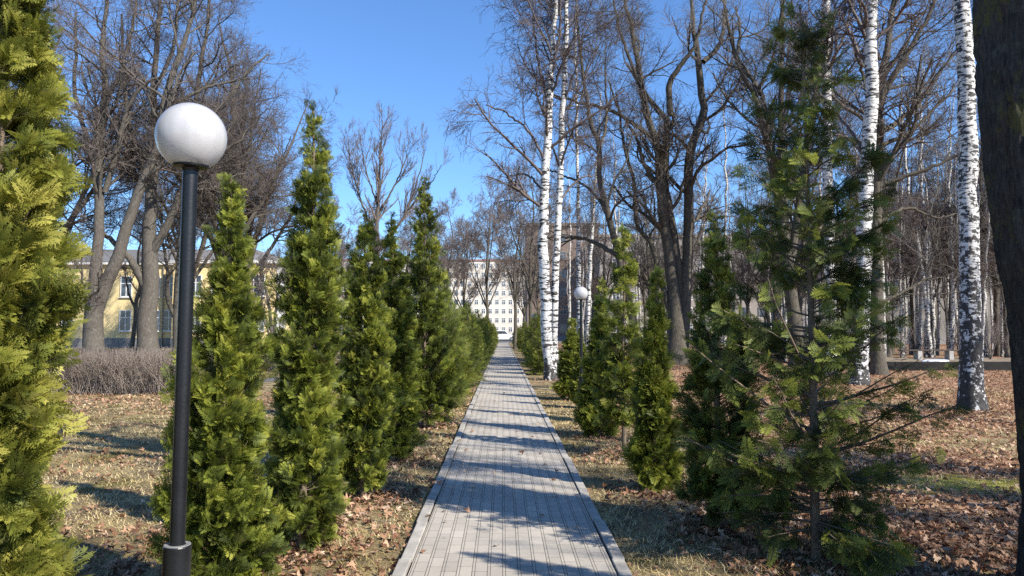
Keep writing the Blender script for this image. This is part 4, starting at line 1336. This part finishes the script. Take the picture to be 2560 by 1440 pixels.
def scatter_leaves(name, O, size, rng, tilt=.45):
    n = len(O)
    kind = rng.integers(0, 4, n)
    Vs, Fs, Ts, off = [], [], [], 0
    for k in range(4):
        idx = np.where(kind == k)[0]
        if not len(idx): continue
        V, Ft = LT[k]
        m = len(idx)
        nz = unit(np.concatenate([rng.normal(scale=tilt, size=(m, 2)), np.where(rng.uniform(size=(m, 1)) < .5, -1, 1)], 1))
        r = unit(rng.normal(size=(m, 3)))
        A = unit(np.cross(r, nz)); B = np.cross(nz, A)
        s = size[idx][:, None, None]
        W = O[idx][:, None, :] + s * (V[None, :, 0:1] * A[:, None] + V[None, :, 1:2] * B[:, None] + V[None, :, 2:3] * nz[:, None])
        lowz = W[:, :, 2].min(1) - O[idx][:, 2]
        W[:, :, 2] -= (lowz * .8)[:, None]
        Vs.append(W.reshape(-1, 3)); Fs.append((np.arange(m)[:, None, None] * len(V) + Ft[None]).reshape(-1, 3) + off); off += m * len(V)
        Ts.append(np.repeat(rng.normal(.5, .24, m), len(V)))
    return mesh_np(name, np.concatenate(Vs), [np.concatenate(Fs)], M['leaf'], None, False, {'tone': np.concatenate(Ts)})


def wave(x, y, s):
    return np.sin(x * 1.3 + s) * np.cos(y * .9 - s * 2) + .6 * np.sin(x * 2.9 - y * 2.1 + s) + .4 * np.sin(x * .5 + y * 4.1 + s * 3)


def leaf_density(x, y):
    w = wave(x, y, 1.0)
    d = np.zeros_like(x)
    right = x > 1.9
    d = np.where(right, np.clip(.72 + .5 * w, .08, 1.0) * np.clip((x - 1.7) / .8, .3, 1), d)
    d = d * (1 - .92 * np.exp(-((x - 4.6) / .9) ** 2 - ((y - 7.6) / .5) ** 2)) * (1 - .7 * np.exp(-((x - 5.6) / 1.8) ** 2 - ((y - 10.6) / 1.3) ** 2))
    near_r = (x > PX1) & (x <= 1.9)
    d = np.where(near_r, np.clip(.04 + .10 * w, .02, .2) + .75 * np.clip((x - 1.25) / .5, 0, 1) * np.clip(.5 + .5 * wave(x, y, 4.0), 0, 1), d)
    near_l = (x < PX0) & (x >= -2.2)
    d = np.where(near_l, np.clip(.20 + .22 * w, .05, .6) + .25 * np.clip((-x - .9) / .5, 0, 1), d)
    left = x < -2.2
    dl = np.clip(.03 + .16 * w, .015, .35)
    dl = dl + .75 * np.clip((y - 13.5) / 3.5, 0, 1) * (y < 19) + .35 * np.clip((7.0 - y) / 2.5, 0, 1)
    d = np.where(left, np.clip(dl, 0, 1), d)
    return np.where((x > PX0) & (x < PX1), 0, d)


rl = np.random.default_rng(21)
want = 62000
Os = []
tot = 0
while tot < want:
    n = 60000
    y = 2.4 + 32 * rl.uniform(0, 1, n) ** 1.75
    x = rl.uniform(-1, 1, n) * (1.2 + y * .85)
    wgt = leaf_density(x, y)
    k = rl.uniform(0, 1, n) < wgt * .9
    Os.append(np.stack([x[k], y[k], np.abs(rl.normal(scale=.012, size=k.sum()))], 1)); tot += k.sum()
O = np.concatenate(Os)[:want]
# drifts of leaves caught at the feet of the thujas and the trunks
for (dx, dy, n_, r_) in ((gx(1795, 5.85), 5.85, 260, .26), (gx(1630, 7.25), 7.2, 330, .27), (gx(1556, 9.4), 9.3, 260, .3), (gx(1497, 11.0), 11.0, 200, .3), (gx(2032, 5.05), 5.1, 330, .45), (gx(768, 5.35), 5.35, 240, .28), (gx(915, 7.05), 7.0, 260, .28),
                         (gx(985, 9.0), 9.0, 260, .3), (gx(1062, 12.0), 12.0, 260, .35), (gx(562, 4.15), 4.15, 200, .3), (gx(1380, 24), 23.9, 120, .4), (-1.0, 15, 160, .5), (-1.0, 20, 160, .6), (-1.0, 25, 200, .7), (gx(2432, 14.7), 14.7, 200, .6)):
    q = np.stack([dx + rl.normal(scale=r_, size=n_), dy + rl.normal(scale=r_ * 1.2, size=n_), np.abs(rl.normal(scale=.022, size=n_))], 1)
    O = np.concatenate([O, q[(q[:, 0] < PX0) | (q[:, 0] > PX1)]])
tag(scatter_leaves('fallen_leaves', O, rl.uniform(.045, .115, len(O)), rl), kind='stuff')

# small dead twigs dropped among the leaves
nt_ = 900
ty = 2.6 + 15 * rl.uniform(0, 1, nt_) ** 1.5
tx = rl.uniform(-1, 1, nt_) * (1.0 + ty * .8)
k = (tx < PX0 - .15) | (tx > PX1 + .15)
tx, ty = tx[k], ty[k]; nt_ = len(tx)
ta = rl.uniform(0, 6.283, nt_); tl = rl.uniform(.06, .32, nt_)
TP = np.zeros((nt_, 4, 3))
for q in range(4):
    TP[:, q] = np.stack([tx + np.cos(ta) * tl * q / 3, ty + np.sin(ta) * tl * q / 3, .012 + .012 * rl.uniform(0, 1, nt_)], 1)
    ta = ta + rl.normal(scale=.12, size=nt_)
tvv, tff = tubes(TP, np.repeat(np.array([[.0035, .003, .0025, .0015]]), nt_, 0), 4)
tag(mesh_np('fallen_twigs', tvv, [tff], M['twig']), kind='stuff')

# single leaves lying on the pavers
spots = [(1103, 1213, .1), (1182, 1218, .1), (1172, 1280, .1), (1074, 1292, .09), (1234, 1185, .09), (1308, 1137, .12), (1262, 1126, .09), (1385, 1240, .13), (1350, 1290, .09), (1240, 1366, .08), (1181, 1080, .1), (1222, 1096, .08),
         (1292, 1080, .08), (1330, 1092, .07), (1203, 1022, .09), (1277, 1038, .11), (1160, 1160, .08), (1176, 1177, .08), (1262, 985, .1), (1236, 1005, .09), (1345, 1062, .08), (1382, 1200, .09), (1290, 940, .1), (1228, 960, .1), (1146, 1105, .12)]
rs = np.random.default_rng(8)
for k_ in range(26):
    yy = 5 + 20 * rs.uniform() ** 1.4
    xx = (PX0 + .1 + abs(rs.normal(scale=.16))) if rs.uniform() < .5 else (PX1 - .1 - abs(rs.normal(scale=.16)))
    spots.append((1257 + xx / yy * F, 831 + (CAM_H - .034) / yy * F, rs.uniform(.05, .1)))
for i, (px, py, s) in enumerate(spots):
    d = ray(px, py); t_ = (.034 - CAM_H) / d[2]
    p = np.array([0, 0, CAM_H]) + d * t_
    o = scatter_leaves('dry_leaf', np.array([[0, 0, .002]]), np.array([s]), rs, .3)
    o.location = p
    tag(o, 'single curled brown leaf lying on the grey pavers', 'leaf', 'dry leaves lying on the path')

# dry matted grass
ng = 150000
y = 2.4 + 17 * rl.uniform(0, 1, ng * 2) ** 1.5
x = rl.uniform(-1, 1, ng * 2) * (1.0 + y * .8)
dens = np.clip(.75 - .45 * leaf_density(x, y) + .25 * wave(x * 1.7, y * 1.7, 2.0), .05, 1)
k = (rl.uniform(0, 1, len(x)) < dens) & ((x < PX0 - .01) | (x > PX1 + .01))
x, y = x[k][:ng], y[k][:ng]
n = len(x)
az = rl.uniform(0, 2 * math.pi, n); el = np.radians(rl.uniform(4, 50, n)); ln = rl.uniform(.025, .075, n)
d = np.stack([np.cos(az) * np.cos(el), np.sin(az) * np.cos(el), np.sin(el)], 1)
q = np.stack([-np.sin(az), np.cos(az), np.zeros(n)], 1) * (.0016 + .0004 * y)[:, None]
b0 = np.stack([x, y, np.zeros(n)], 1)
V = np.stack([b0 - q, b0 + q, b0 + d * ln[:, None]], 1).reshape(-1, 3)
tone = np.clip(rl.normal(.55, .25, n), 0, 1) * np.where(wave(x * .9, y * .9, 7) > .9, .35, 1)
tag(mesh_np('dry_grass', V, [np.arange(n * 3).reshape(-1, 3)], M['grass'], None, False, {'tone': np.repeat(tone, 3)}), kind='stuff')
